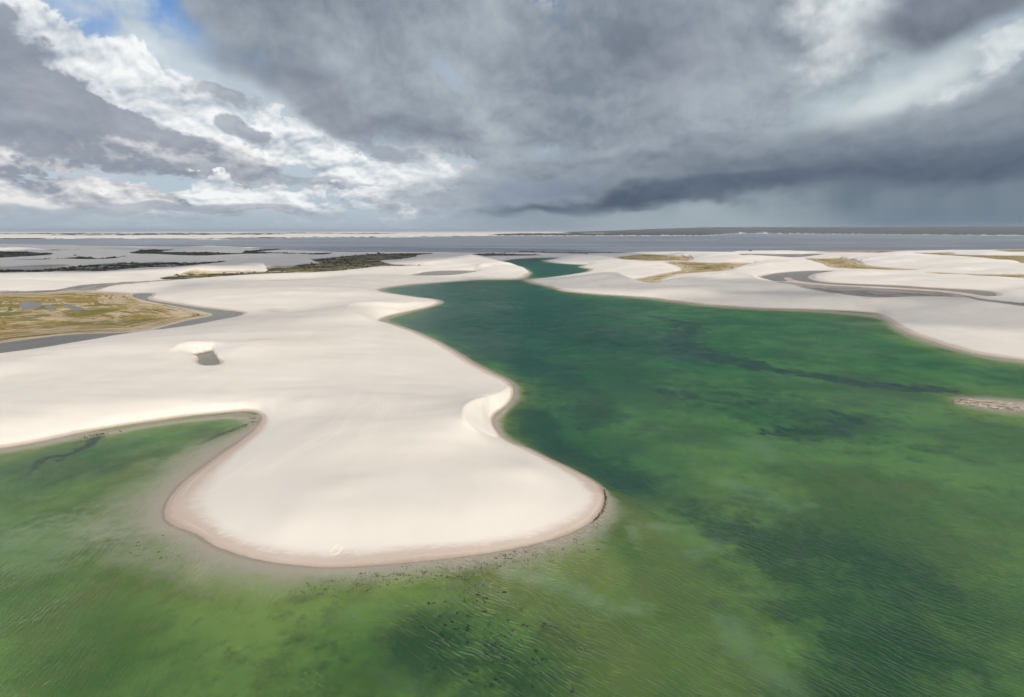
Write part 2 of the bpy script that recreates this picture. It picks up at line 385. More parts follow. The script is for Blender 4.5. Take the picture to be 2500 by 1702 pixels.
# crests: (points, height, sharp)
CRESTS = [
    (Z(2, 880,765, 905,748, 1000,729, 1150,719, 1300,722, 1430,728, 1560,727, 1640,735), (14, 15.5, 16.5, 16.5, 13.5, 10, 5.5, 2), 1),
    (Z(2, 868,785, 900,812, 1000,853, 1090,886, 1150,905), (14, 12.5, 9, 5, 1.5), 1),
    (Z(6, 1172,250, 1150,266, 1090,300, 960,330, 892,370, 867,410, 880,460, 950,528, 1020,560, 1085,580), (1.5, 3.5, 8, 11.5, 12.5, 12.5, 11.5, 8, 4, 1), 1),
    (Z(5, -200,520, 0,480, 500,420, 1000,375, 1500,345, 1900,330), 8.5),
    (Z(5, 2100,330, 2500,300), 9.5),
    (Z(8, 1000,110, 1400,90, 1800,60), 3.6),
    (Z(6, 0,900, 500,800, 1000,750, 1300,760), 6.0),
    (Z(6, 0,450, 400,480, 700,560), 9.5),
    (Z(1, 1575,1168, 1545,1138, 1560,1116, 1650,1096, 1780,1091, 1900,1102, 1960,1130), (9, 12, 13, 13.5, 13, 11.5, 9.5), 1),
    (Z(1, 1640,1235, 1700,1262, 1735,1300, 1830,1318, 1930,1308, 1985,1270, 1970,1200, 1930,1150), 8.6),
    (Z(1, 0,1290, 500,1200, 1000,1140, 1450,1110), 9.0),
    (Z(1, 2030,1180, 2300,1080), 11.0),
    (Z(2, 300,545, 600,535, 900,530, 1100,540), 10.0),
    (Z(2, 0,640, 350,620, 600,640), 13.0),
    # far dunes, left
    (Z(1, -100,242, 0,239, 120,240, 220,250, 305,276), 16.0),
    (Z(1, 480,345, 720,302, 900,274, 1010,279, 1100,302, 1135,328), 18.0),
    (Z(1, 1680,284, 1850,263, 2050,269, 2300,280), 18.0),
    (Z(1, 1200,372, 1700,348, 2100,327, 2324,322), 14.0),
    (Z(2, 100,322, 220,323, 400,342, 520,360), 14.0),
    (Z(1, 1600,442, 1800,417, 2000,402, 2150,394, 2324,397), 18.0),
    (Z(2, 0,391, 100,394, 200,424, 285,457), (20, 19, 12, 1.5), 1),
    (Z(1, 0,500, 300,503, 700,493, 1000,471, 1200,454, 1480,446), 9.0),
    (Z(1, 1560,566, 1900,541, 2324,524), 7.0),
    # dune beside the inlet
    (Z(2, 1400,362, 1480,345, 1600,318, 1750,304, 1880,305, 1970,332, 2080,360, 2200,388), (7, 13, 23, 26, 26, 24, 21, 19)),
    (Z(2, 1500,440, 1600,432, 1900,412, 2200,390, 2300,391), (13, 17, 19, 19, 18), 1),
    (Z(3, 0,390, 110,394, 210,417, 290,452, 338,487), (17, 15, 10, 5, 1), 1),
    # beyond the strait, right
    (Z(3, 640,326, 850,321, 950,337, 1060,362, 1150,380), 16.0),
    (Z(3, 1180,384, 1310,393, 1450,399, 1560,426, 1620,456, 1648,468), (17, 17, 15, 10, 5, 1.5), 1),
    (Z(3, 900,482, 1000,495, 1100,500, 1220,547, 1350,584, 1430,588), (12, 15, 16, 14, 12, 12), 1),
    (Z(3, 1500,562, 1600,537, 1800,507, 2030,479), (12, 13, 14, 16), 1),
    (Z(3, 1330,300, 1500,303, 1640,293, 1780,290, 1900,302, 2100,317, 2324,337), 24.0),
    (Z(4, 0,303, 250,327, 450,340, 560,344, 680,377, 745,410), (18, 18, 17, 15, 8, 1.5), 1),
    (Z(4, 0,408, 150,386, 300,361, 450,344), (10, 13, 16, 17), 1),
    (Z(4, 0,438, 100,462, 150,503), (15, 14, 13), 1),
    (Z(4, 150,503, 300,521, 600,581, 850,645, 1040,667, 1300,667, 1780,663, 1900,690, 1970,712, 2324,750, 2500,775), 13.0, 1),
    (Z(4, 820,345, 1100,318, 1300,300), (12, 17, 19), 1),
    (Z(4, 580,325, 750,301, 900,290, 1040,288, 1250,301, 1500,319, 1700,321, 1870,323, 2000,346, 2200,376, 2400,396), (14, 19, 22, 22, 21, 19, 18, 17, 15, 13, 12)),
    (Z(4, 640,460, 800,444, 1000,437, 1250,440, 1500,462, 1900,492, 2324,512, 2500,520), 11.0),
    (Z(4, 1330,279, 1420,262, 1520,257, 1650,267, 1800,272, 1900,267, 2050,267, 2200,287, 2400,300), 22.0),
    (Z(4, 0,282, 250,280, 380,270, 470,270, 600,289), 12.0),
    (Z(4, 2190,345, 2324,332, 2500,326), 12.0),
    # shore shelves and lagoon floor (negative: under water)
    (Z(5, 1905,470, 1900,530, 1830,610, 1700,720, 1560,840, 1480,960, 1440,1080, 1450,1170, 1560,1250, 1800,1350, 2290,1440), 1.1),
    (Z(8, 1150,205, 1350,195, 1550,186, 1800,160, 1950,122, 2060,70, 2105,10), 1.1),
    (Z(5, 1400,640, 1250,770, 1080,920, 930,1100, 960,1260, 1300,1460), -0.38),
    (Z(8, 300,110, 440,230, 700,300, 1000,325, 1300,312, 1600,284, 1900,240, 2100,170, 2180,90), -0.45),
    (Z(8, 0,250, 200,330, 500,420, 900,480), -1.15),
    (Z(8, 0,500, 400,600, 900,680), -1.4),
    (Z(5, 0,830, 400,760, 900,640, 1300,560, 1650,510), -1.6),
    (Z(8, 1250,560, 1500,480, 1750,480, 1850,600), -1.8),
    (Z(8, 1950,330, 2100,420, 2250,560), -1.25),
    (Z(6, 1900,1150, 2000,1300), -1.1),
    (Z(6, 1500,400, 1400,560, 1700,700, 1950,850), -4.6),
    (Z(6, 1200,60, 1500,150, 1900,200), -4.6),
    (Z(2, 1500,900, 1900,1000, 2200,1150), -4.6),
    (Z(2, 1450,625, 1900,620, 2300,620), -2.6),
    (Z(3, 300,420, 500,450, 700,450), -2.6),
    (Z(3, 100,800, 700,950, 1300,1050, 1900,1250), -4.6),
    (Z(7, 300,250, 600,330, 900,330), -2.5),
    (Z(7, 150,560, 350,560, 560,640), -1.4),
    (Z(7, 650,850, 900,900, 1050,1100, 1100,1500), -2.2),
    (Z(7, 1300,500, 1500,800, 1650,1200), -1.6),
    (Z(4, 200,830, 700,900, 1100,1000, 1600,1150, 2200,1300), -2.2),
    (Z(7, 700,180, 1100,190, 1290,240), -1.8),
    (Z(4, 1180,830, 1240,900, 1400,985, 1700,1075, 2100,1170), -0.45),
    (Z(4, 1560,1480, 1700,1540, 1900,1600, 2324,1660), -1.3),
    (Z(5, -200,790, 0,745, 480,655, 900,575, 1400,500, 1640,482), -0.9),
]
ISLET = Z(4, 1740,1492, 1830,1470, 2000,1482, 2150,1498, 2350,1508, 2500,1520, 2500,1575, 2300,1562, 2100,1548, 1900,1530, 1790,1512)

# ------------------------------------------------------------------ the terrain grid (rings round the viewpoint, finer where it is seen)
az_in = np.radians(np.arange(-49.0, 49.001, 0.1))
az_out = np.radians(49 + 131 * (np.linspace(0, 1, 66)[1:]) ** 1.3)
AZ = np.concatenate([-az_out[::-1], az_in, az_out])
rr = [6.0, 18.0, 32.0, 45.0]
while rr[-1] < 26000:
    f_ = min(max((math.log(rr[-1]) - math.log(60)) / (math.log(3000) - math.log(60)), 0), 1)
    rr.append(rr[-1] * math.exp(0.0042 + 0.0058 * f_))
for r_ in (28000, 31000, 35000, 40000, 50000, 65000, 90000): rr.append(r_)
RR = np.array(rr)
NA, NR = len(AZ), len(RR)
GX = RR[:, None] * np.sin(AZ)[None, :]
GY = RR[:, None] * np.cos(AZ)[None, :]

def vnoise(x, y, seed=0):
    xi = np.floor(x).astype(np.int64); yi = np.floor(y).astype(np.int64)
    fx = x - xi; fy = y - yi
    fx = fx * fx * fx * (fx * (fx * 6 - 15) + 10); fy = fy * fy * fy * (fy * (fy * 6 - 15) + 10)
    def h(a, b):
        n = (a * 374761393 + b * 668265263 + seed * 974711) & 0x7fffffff
        n = ((n ^ (n >> 13)) * 1274126177) & 0x7fffffff
        return ((n ^ (n >> 16)) & 0xffff) / 65535.0
    return (h(xi, yi) * (1 - fx) + h(xi + 1, yi) * fx) * (1 - fy) + (h(xi, yi + 1) * (1 - fx) + h(xi + 1, yi + 1) * fx) * fy

def fbm(x, y, seed=0, octv=4, gain=0.5):
    s = 0; a = 1; t = 0
    for o in range(octv):
        s = s + a * vnoise(x * 2 ** o + 17.3 * o, y * 2 ** o - 9.1 * o, seed + o); t += a; a *= gain
    return s / t

def inside(poly):
    """even-odd test on the grid"""
    x0, y0 = poly.min(0); x1, y1 = poly.max(0)
    out = np.zeros((NR, NA), bool)
    sel = (GX >= x0) & (GX <= x1) & (GY >= y0) & (GY <= y1)
    X = GX[sel]; Y = GY[sel]; c = np.zeros(X.shape, bool)
    q = np.roll(poly, -1, 0)
    for (ax, ay), (bx, by) in zip(poly, q):
        if ay == by: continue
        lo, hi = (ay, by) if ay < by else (by, ay)
        k = np.nonzero((Y > lo) & (Y <= hi))[0]
        if len(k): c[k] ^= (ax + (Y[k] - ay) * (bx - ax) / (by - ay)) > X[k]
    out[sel] = c
    return out

def near(poly, band_cells=14, closed=True, metres=0.0):
    """distance to an outline, exact close to it (metres)"""
    d = np.full((NR, NA), 1e9)
    q = np.roll(poly, -1, 0) if closed else poly[1:]
    p = poly if closed else poly[:-1]
    for (ax, ay), (bx, by) in zip(p, q):
        ra, rb = math.hypot(ax, ay), math.hypot(bx, by)
        ta, tb = math.atan2(ax, ay), math.atan2(bx, by)
        if abs(ta - tb) > 2: continue
        if metres: band_cells = int(min(metres / (0.5 * (ra + rb) * 0.00175), 260)) + 2
        i0 = max(np.searchsorted(RR, min(ra, rb)) - band_cells, 0); i1 = min(np.searchsorted(RR, max(ra, rb)) + band_cells + 1, NR)
        j0 = max(np.searchsorted(AZ, min(ta, tb)) - band_cells, 0); j1 = min(np.searchsorted(AZ, max(ta, tb)) + band_cells + 1, NA)
        X = GX[i0:i1, j0:j1] - ax; Y = GY[i0:i1, j0:j1] - ay
        ex, ey = bx - ax, by - ay; L = ex * ex + ey * ey + 1e-12
        t = np.clip((X * ex + Y * ey) / L, 0, 1)
        dd = np.hypot(X - t * ex, Y - t * ey)
        d[i0:i1, j0:j1] = np.minimum(d[i0:i1, j0:j1], dd)
    return d

def line_cells(pts):
    """grid cells along an open polyline"""
    I, J = [], []
    for (ax, ay), (bx, by) in zip(pts[:-1], pts[1:]):
        n = 24
        t = np.linspace(0, 1, n)
        x = ax + (bx - ax) * t; y = ay + (by - ay) * t
        I.append(np.interp(np.hypot(x, y), RR, np.arange(NR))); J.append(np.interp(np.arctan2(x, y), AZ, np.arange(NA)))
    return np.rint(np.concatenate(I)).astype(int), np.rint(np.concatenate(J)).astype(int)

# ---- regions
lagoon_p = np.concatenate([spline(ground(LAGOON), 5, closed=False), spline(LAGOON_REST, 5, closed=False)])
pool_p = spline(ground(POOL, POOL_Z), 5)
lake_p = spline(ground(LAKE), 3)
pond_ps = [spline(ground(p), 4) for p in PONDS]
flat_ps = [spline(ground(p), 3) for p, m, s in FLATS]

WATER = [('lagoon', lagoon_p, 0.0), ('pool', pool_p, POOL_Z), ('lake', lake_p, 0.0)] + [('pond', p, 0.0) for p in pond_ps]
in_water = np.zeros((NR, NA), bool); level = np.zeros((NR, NA)); sd = np.full((NR, NA), 1e9); which = np.full((NR, NA), -1)
for k, (nm, p, lv) in enumerate(WATER):
    ins = inside(p); d = near(p)
    in_water |= ins; which[ins] = k
    closer = d < np.abs(sd)
    sd = np.where(closer, d, sd); level = np.where(closer | ins, lv, level)
sd = np.where(in_water, -np.abs(sd), np.abs(sd))
flat = np.zeros((NR, NA), bool); marsh = np.zeros((NR, NA)); scrub = np.zeros((NR, NA)); rim = np.full((NR, NA), 1e9)
for (p, (_, m, s)) in zip(flat_ps, FLATS):
    ins = inside(p); flat |= ins
    marsh[ins] = np.maximum(marsh[ins], m); scrub[ins] = np.maximum(scrub[ins], s)
    rim = np.minimum(rim, near(p, 60))
flat &= ~in_water
is_lag = (which == 0)

# ---- heights: fixed along shores, crests and flats, smooth in between
RG = np.broadcast_to(RR[:, None], GX.shape)
fixed = np.zeros((NR, NA), bool); fh = np.zeros((NR, NA)); cnt = np.zeros((NR, NA))
def pin(i, j, h):
    ok = (i >= 0) & (i < NR) & (j >= 0) & (j < NA)
    np.add.at(fh, (i[ok], j[ok]), h[ok] if hasattr(h, '__len__') else h); np.add.at(cnt, (i[ok], j[ok]), 1.0)
sharp_d = np.full((NR, NA), 1e9)
for pts, h, *sharp in CRESTS:
    hs = np.full(len(pts), h, float) if np.isscalar(h) else np.asarray(h, float)
    p3 = np.concatenate([ground(pts, np.maximum(hs, 0.0)), hs[:, None]], 1)
    g = spline(p3, 6, closed=False)
    i, j = line_cells(g[:, :2])
    pin(i, j, np.concatenate([np.linspace(a, b, 24) for a, b in zip(g[:-1, 2], g[1:, 2])]))
    if sharp: sharp_d = np.minimum(sharp_d, near(g[:, :2], 20, closed=False) / np.maximum(RR[:, None] * 0.0017, 0.3))
fixed = cnt > 0
fh = np.where(fixed, fh / np.maximum(cnt, 1), 0.0)
shore = np.abs(sd) < np.maximum(RG * 0.0026, 0.25)
fh = np.where(shore, level, fh); fixed |= shore
mound = fbm(GX / 40, GY / 40, 3, 3)
fl = flat & ~shore
fh = np.where(fl, 0.25 + 0.5 * mound, fh); fixed |= fl
isl = inside(spline(ground(ISLET), 4))
fh = np.where(isl, 0.10 + 0.28 * fbm(GX / 9, GY / 9, 5, 4), fh); fixed |= isl

# what each place tends to away from those lines
rest = 7.0 + 6.0 * (fbm(GX / 230 + 3, GY / 230, 21, 3) - 0.35)
ridge = 1 - np.abs(2 * fbm(GX / 1500 + 5 * fbm(GX / 4000, GY / 4000, 8, 2), GY / 900, 31, 4) - 1)
far_d = 4 + 110 * np.clip(ridge - 0.66, 0, 1)
fmix = np.clip((RG - 2600) / 2600, 0, 1)
rest = rest * (1 - fmix) + far_d * fmix
# wooded rise on the right and behind the lake
wood = np.clip((np.arctan2(GX, GY) - math.radians(-3)) / math.radians(16), 0, 1) * np.clip((RG - 9500) / 1500, 0, 1)
rest = rest * (1 - 0.6 * wood) + wood * (14 + 190 * np.clip((RG - 17500) / 8000, 0, 1.2) * np.clip((np.arctan2(GX, GY) - math.radians(4)) / 0.25, 0.12, 1) + 8 * fbm(GX / 300, GY / 300, 77, 3))
length = np.clip(28 + RG * 0.02, 30, 140)
rest = np.where(is_lag, -1.5 - 3.0 * np.clip((RG - 300) / 150, 0, 1) * np.clip((math.radians(15) - np.arctan2(GX, GY)) / math.radians(8), 0.12, 1), rest); shelf_d = near(np.concatenate([ground(Z(5, 1780,580, 1560,740, 1320,915, 1165,1110, 1230,1250, 1600,1422, 2050,1520)), ground(Z(8, 1150,266, 1500,247, 1850,196, 2095,108))]), 70, closed=False, metres=120)
length = np.where(is_lag, 26 + 70 * np.exp(-(shelf_d / 45) ** 2), length)
rest = np.where(in_water & ~is_lag, level - 0.5, rest); length = np.where(in_water & ~is_lag, 20, length)
rest = np.where(which == 2, -2.0, rest); length = np.where(which == 2, 80, length)

def relax(u0, fx, fv, rst, lam, wr0, wr1, wt0, wt1, n):
    u = u0
    den = wr0 + wr1 + wt0 + wt1 + lam
    for _ in range(n):
        up = np.concatenate([u[1:], u[-1:]], 0); dn = np.concatenate([u[:1], u[:-1]], 0)
        rt = np.concatenate([u[:, 1:], u[:, -1:]], 1); lf = np.concatenate([u[:, :1], u[:, :-1]], 1)
        v = (wr1 * up + wr0 * dn + wt1 * rt + wt0 * lf + lam * rst) / den
        u = np.where(fx, fv, 0.15 * u + 0.85 * v)
    return u

def solve():
    lev = []
    cur = (fixed, fh, rest, length, np.log(RR), AZ)
    for _ in range(6):
        lev.append(cur)
        fx, fv, rs, ln, lr, a = cur
        n0, n1 = (fx.shape[0] // 2) * 2, (fx.shape[1] // 2) * 2
        blk = lambda m: m[:n0, :n1].reshape(n0 // 2, 2, n1 // 2, 2)
        w = blk(fx.astype(float)); s = w.sum((1, 3))
        cur = (s > 0, (blk(fv) * w).sum((1, 3)) / np.maximum(s, 1), blk(rs).mean((1, 3)), blk(ln).mean((1, 3)), lr[:n0].reshape(-1, 2).mean(1), a[:n1].reshape(-1, 2).mean(1))
    u = None
    for depth in range(len(lev) - 1, -1, -1):
        fx, fv, rs, ln, lr, a = lev[depth]
        if u is None: u = rs.copy()
        else:
            ui = np.clip((np.arange(fx.shape[0]) - 0.5) / 2, 0, u.shape[0] - 1); uj = np.clip((np.arange(fx.shape[1]) - 0.5) / 2, 0, u.shape[1] - 1)
            i0 = np.floor(ui).astype(int); i1 = np.minimum(i0 + 1, u.shape[0] - 1); fi = (ui - i0)[:, None]
            j0 = np.floor(uj).astype(int); j1 = np.minimum(j0 + 1, u.shape[1] - 1); fj = (uj - j0)[None, :]
            u = (u[i0][:, j0] * (1 - fi) + u[i1][:, j0] * fi) * (1 - fj) + (u[i0][:, j1] * (1 - fi) + u[i1][:, j1] * fi) * fj
        dr = np.diff(lr); dr0 = np.concatenate([dr[:1], dr])[:, None]; dr1 = np.concatenate([dr, dr[-1:]])[:, None]
        dt = np.diff(a); dt0 = np.concatenate([dt[:1], dt])[None, :]; dt1 = np.concatenate([dt, dt[-1:]])[None, :]
        wr0 = 2 / (dr0 * (dr0 + dr1)); wr1 = 2 / (dr1 * (dr0 + dr1)); wt0 = 2 / (dt0 * (dt0 + dt1)); wt1 = 2 / (dt1 * (dt0 + dt1))
        lam = (np.exp(lr)[:, None] / ln) ** 2
        u = relax(np.where(fx, fv, u), fx, fv, rs, lam, wr0, wr1, wt0, wt1, 90 if depth else 110)
    return u

def blur(u, n):
    for _ in range(n):
        p = np.pad(u, ((1, 1), (0, 0)), 'edge'); u = 0.25 * p[:-2] + 0.5 * u + 0.25 * p[2:]
        p = np.pad(u, ((0, 0), (1, 1)), 'edge'); u = 0.25 * p[:, :-2] + 0.5 * u + 0.25 * p[:, 2:]
    return u

HT = solve()
soft_h = blur(HT, 24); crisp_h = blur(HT, 1)
ks = np.clip((np.minimum(sharp_d, ad_cells := np.abs(sd) / np.maximum(RG * 0.0017, 0.3)) - 1.0) / 9.0, 0, 1); ks = ks * ks * (3 - 2 * ks)
soft_h = np.where(flat, HT, soft_h)
HT = np.where(isl, HT, crisp_h * (1 - ks) + soft_h * ks)
# exact waterline: slope times true distance close to the shore
rel = np.abs(HT - level); ad = np.abs(sd)
bandw = np.maximum(RG * 0.02, 1.5)
q = np.where(ad < 1e8, rel / np.maximum(ad, np.maximum(RG * 0.004, 0.4)), 0.0)
qs = blur(q, 4)
lin = level + np.sign(sd) * ad * np.clip(qs, 0.012, 0.7)
k = np.clip(ad / bandw, 0, 1); k = k * k * (3 - 2 * k)
HT = np.where((ad < 1e8) & ~isl, lin * (1 - k) + HT * k, HT)
HT = np.where(in_water & (HT > level - 0.02) & ~isl, level - 0.02, HT)
dry = ~in_water & ~flat & ~isl
HT = np.where(~in_water & (HT < level + 0.02), level + 0.02, HT)
# gentle wind-blown unevenness on dry sand
und = (fbm(GX / 70, GY / 30, 41, 3) - 0.5) * 1.8 + (fbm((GX + GY * 0.4) / 210, (GY - GX * 0.3) / 90, 43, 2) - 0.5) * np.clip(RG / 45, 5.0, 12.0)
HT = HT + np.where(dry, und * np.clip((HT - 1.2) / 5, 0, 1), 0)
HT = HT + np.where(is_lag, (fbm(GX / 14, GY / 14, 51, 4) - 0.5) * np.clip(-HT, 0, 1.2) * 0.55, 0)
seam = 0.5 * (HT[:, 0] + HT[:, -1]); HT[:, 0] = seam; HT[:, -1] = seam

def height(x, y):
    i = np.interp(np.hypot(x, y), RR, np.arange(NR)); j = np.interp(np.arctan2(x, y), AZ, np.arange(NA))
    i0 = np.minimum(np.floor(i).astype(int), NR - 2); j0 = np.minimum(np.floor(j).astype(int), NA - 2); a = i - i0; b = j - j0
    return (HT[i0, j0] * (1 - a) + HT[i0 + 1, j0] * a) * (1 - b) + (HT[i0, j0 + 1] * (1 - a) + HT[i0 + 1, j0 + 1] * a) * b

# ---- dark weed beds on the lagoon floor
WEED = [
    (Z(3, 0,720, 250,750, 400,772, 800,822, 1100,842, 1380,852, 1700,900, 1850,915), 4.5, 1.0),
    (Z(3, 1640,905, 1740,960, 1620,1020, 1700,1090, 1850,1160, 2100,1230, 2324,1275), 13.0, 1.0),
    (Z(7, 100,-20, 250,25, 450,70, 700,110, 900,140, 1150,168, 1290,178), 9.0, 1.0),
    (Z(7, 20,180, 200,215, 420,235, 520,225), 9.0, 0.7),
    (Z(7, 560,370, 750,340, 900,300), 11.0, 0.7),
    (Z(3, 1100,930, 1300,950, 1500,930), 16.0, 0.6),
    (Z(6, 1250,330, 1500,300, 1900,250), 7.0, 0.5),
    (Z(6, 1350,620, 1700,650, 1850,720), 10.0, 0.45),
    (Z(5, 200,860, 320,750, 430,740, 600,680, 700,610, 830,580), 2.0, 0.9),
    (Z(5, 1400,670, 1550,600, 1700,540), 1.6, 0.9),
    (Z(5, 1740,490, 1770,520, 1730,550), 1.3, 0.9),
    (Z(4, 1700,1440, 2000,1462, 2324,1500), 3.0, 0.6),
    (Z(8, 1560,440, 1700,480, 1650,540), 5.0, 0.45),
    (Z(4, 1720,850, 1800,920), 9.0, 0.4),
]
weed = np.zeros((NR, NA))
for pts, w, a in WEED:
    d = near(spline(ground(pts), 4, closed=False), 70, closed=False, metres=w * 4.2)
    weed = np.maximum(weed, a * np.exp(-(d / (w * 1.7)) ** 2))
weed *= is_lag
# brownish algae film, and clean pale sand streaks
ALGAE = [(Z(8, 1440,480, 1460,520), 6, 0.9), (Z(8, 1950,330, 2100,400, 2250,500, 2300,620), 16, 0.9), (Z(8, 2050,300, 2250,340), 10, 0.9), (Z(8, 1050,700, 1200,720), 12, 0.7),
         (Z(7, 250,700, 420,760, 650,860), 14, 0.8), (Z(8, 100,560, 300,500), 14, 0.6), (Z(8, 0,380, 200,430), 14, 0.6), (Z(7, 0,900, 120,1000, 300,1150, 420,1350), 10, 0.9),
         (Z(7, 1000,620, 1300,700, 1500,900), 18, 0.6), (Z(5, 900,860, 1150,780), 6, 0.6), (Z(8, 1750,560, 1850,640), 12, 0.5)]
PALE = [(Z(8, 1800,280, 2000,320, 2150,390, 2280,400), 2.6, 1.0), (Z(7, 340,1230, 420,1330, 540,1450, 620,1520), 3.4, 0.9), (Z(7, 330,600, 480,650, 590,700), 4.0, 0.9), (Z(7, 380,400, 470,420, 500,470), 6, 0.9),
        (Z(7, 0,800, 130,800, 280,810, 300,850, 180,920), 2.2, 0.8), (Z(7, 520,740, 640,710, 720,690), 2.2, 0.7), (Z(8, 1850,230, 1950,290), 5, 0.8), (Z(8, 0,150, 100,130, 220,170), 12, 0.8),
        (Z(8, 1250,430, 1500,380, 1800,350), 5, 0.5), (Z(8, 1380,640, 1500,610, 1640,640), 6, 0.5), (Z(6, 1950,1120, 1990,1260), 2.0, 0.8)]
def paint(lines):
    m = np.zeros((NR, NA))
    for pts, w, a in lines:
        m = np.maximum(m, a * np.exp(-(near(spline(ground(pts), 4, closed=False), 70, closed=False, metres=w * 5) / (w * 2.0)) ** 2))
    return m
GROWTH = [(Z(6, 1350,420, 1380,520, 1500,640, 1750,740, 1950,850), 9, 1.0), (Z(6, 1300,60, 1500,200, 1700,420), 16, 0.8), (Z(7, 150,720, 330,800, 520,800), 7, 0.8), (Z(7, 640,850, 900,920, 1050,1050), 14, 0.9), (Z(7, 760,1050, 1000,1250, 1050,1560), 14, 0.9),
          (Z(8, 1520,520, 1700,560, 1800,640), 9, 0.9), (Z(3, 100,850, 700,960, 1300,1080), 40, 0.8), (Z(2, 1600,700, 1900,900, 2250,1150), 30, 0.7), (Z(7, 100,160, 500,240, 800,330), 22, 0.6), (Z(8, 1150,600, 1300,680), 8, 0.6), (Z(5, 300,900, 700,830, 1100,720), 7, 0.5)]
algae = paint(ALGAE); pale = paint(PALE); growth = paint(GROWTH)
# scrub and woods beyond the lake
azd = np.degrees(np.arctan2(GX, GY))
far_scrub = np.zeros((NR, NA))
for lo, hi, r0, r1 in ((-13, 4, 8300, 9800), (-3, 60, 9300, 14500), (-34, -29, 7700, 8200), (-60, -33, 6300, 6900), (-36, -28, 5600, 5900), (-30, -16, 6200, 6700), (-24, -12, 7400, 7900), (-50, -40, 8600, 9200), (-40, -20, 12000, 13000), (-60, -10, 17000, 18500), (8, 60, 13500, 60000), (4, 60, 18000, 60000)):
    e = np.clip((azd - lo) / 2.5, 0, 1) * np.clip((hi - azd) / 2.5, 0, 1) * np.clip((RG - r0) / 500, 0, 1) * np.clip((r1 - RG) / 500, 0, 1)
    far_scrub = np.maximum(far_scrub, e)
far_scrub *= ~in_water
HT = HT + far_scrub * (fbm(GX / 70, GY / 160, 61, 3)) * np.where(RG > 9000, 34, 10)

low = np.clip((13.0 - HT) / 5.0, 0, 1) * np.clip((RG - 4200) / 1500, 0, 1) * ~in_water
streaky = fbm(GX / 900, GY / 260, 71, 4)
far_scrub = np.maximum(far_scrub, low * np.clip((streaky - 0.51) / 0.05, 0, 1) * 0.9)
wetflat = np.maximum(low * np.clip((0.51 - streaky) / 0.06, 0, 1), blur(flat * (marsh > 0.25) * (marsh < 0.5) * 1.0, 1))

# ---- mesh
idx = np.arange(NR * NA).reshape(NR, NA)
quads = np.stack([idx[:-1, :-1], idx[:-1, 1:], idx[1:, 1:], idx[1:, :-1]], -1).reshape(-1, 4)[:, ::-1]
verts = np.stack([GX, GY, HT], -1).reshape(-1, 3)
me = bpy.data.meshes.new('terrain')
me.vertices.add(len(verts)); me.vertices.foreach_set('co', verts.astype(np.float32).ravel())
me.loops.add(quads.size); me.loops.foreach_set('vertex_index', quads.astype(np.int32).ravel())
me.polygons.add(len(quads)); me.polygons.foreach_set('loop_start', np.arange(0, quads.size, 4, dtype=np.int32))
me.polygons.foreach_set('use_smooth', np.ones(len(quads), bool))
me.update(calc_edges=True)
def attr(name, arr):
    a = me.attributes.new(name, 'FLOAT', 'POINT'); a.data.foreach_set('value', np.ascontiguousarray(arr, np.float32).ravel())
for nm, arr in (('marsh', blur(marsh * flat, 1)), ('scrub', blur(np.maximum(scrub * flat, far_scrub), 1)), ('rim', np.minimum(rim, 400)), ('weed', weed), ('growth', growth), ('wetflat', wetflat), ('algae', algae), ('pale', pale),
                ('islet', blur(isl.astype(float), 2)), ('pooled', blur((level > 1).astype(float) * (ad < 30), 2)), ('bed', blur(in_water.astype(float), 1)), ('ponds', blur((which > 2).astype(float), 1))):
    attr(nm, arr)
terrain = bpy.data.objects.new('terrain', me); COL.objects.link(terrain)
terrain['kind'] = 'structure'; terrain['label'] = 'white rippled sand dunes with flats and lagoon floors between them'; terrain['category'] = 'terrain'
print('terrain', NR, NA, len(quads))
# ------------------------------------------------------------------ terrain material
mt, out = material('dune_sand')
geo = node('ShaderNodeNewGeometry'); POS = S(geo.outputs['Position'])
px_, py_, pz_ = SEP(POS)
n1 = NOISE(POS, 0.02, 5, 0.55); n2 = NOISE(POS, 0.35, 5, 0.6); n3 = NOISE(POS, 2.2, 4, 0.6)
streak = NOISE(V('MULTIPLY', POS, (0.05, 0.012, 0.05)), 1.0, 4, 0.6)
sand = MIX(LIN(n1, 0.3, 0.7), (0.685, 0.63, 0.55), (0.745, 0.69, 0.605))
sand = MIX(LIN(n3, 0.35, 0.65, 0.0, 0.25), sand, (0.67, 0.61, 0.525))
sand = MIX(LIN(streak, 0.35, 0.65, 0.0, 0.5), sand, (0.655, 0.60, 0.525))
a_pool = ATTR('pooled')
zr = pz_ - a_pool * 6.5
# beach: wet at the waterline, a pale swash line, then damp and tracked sand
zj = zr + (n2 - 0.5) * 0.34 + (n1 - 0.5) * 0.9 + (NOISE(POS, 0.09, 4, 0.6) - 0.5) * 0.45
beach = RAMP(LIN(zj, -0.2, 1.5), [(0.0, (0.40, 0.315, 0.25)), (0.12, (0.43, 0.34, 0.27)), (0.22, (0.50, 0.405, 0.33)), (0.50, (0.535, 0.44, 0.365)), (0.74, (0.60, 0.515, 0.435)), (1.0, (0.69, 0.615, 0.52))])
col = MIX(SS(zj + (streak - 0.5) * 0.8, 1.45, 0.55), sand, beach)
line_z = zr + (n1 - 0.5) * 0.7 + (n2 - 0.5) * 0.05
swash = M('MULTIPLY', SS(line_z, 0.30, 0.33), SS(line_z, 0.37, 0.34))
col = MIX(swash * SS(NOISE(POS, 0.03, 2, 0.5), 0.45, 0.6) * 0.7, col, (0.66, 0.58, 0.50))
scrap = SS(NOISE(V('MULTIPLY', POS, (0.25, 1.4, 1.0)), 1.0, 6, 0.7), 0.52, 0.60) * SS(zj, 0.5, 0.8) * SS(zj, 1.5, 1.05)
col = MIX(scrap * 0.5, col, (0.72, 0.67, 0.61))
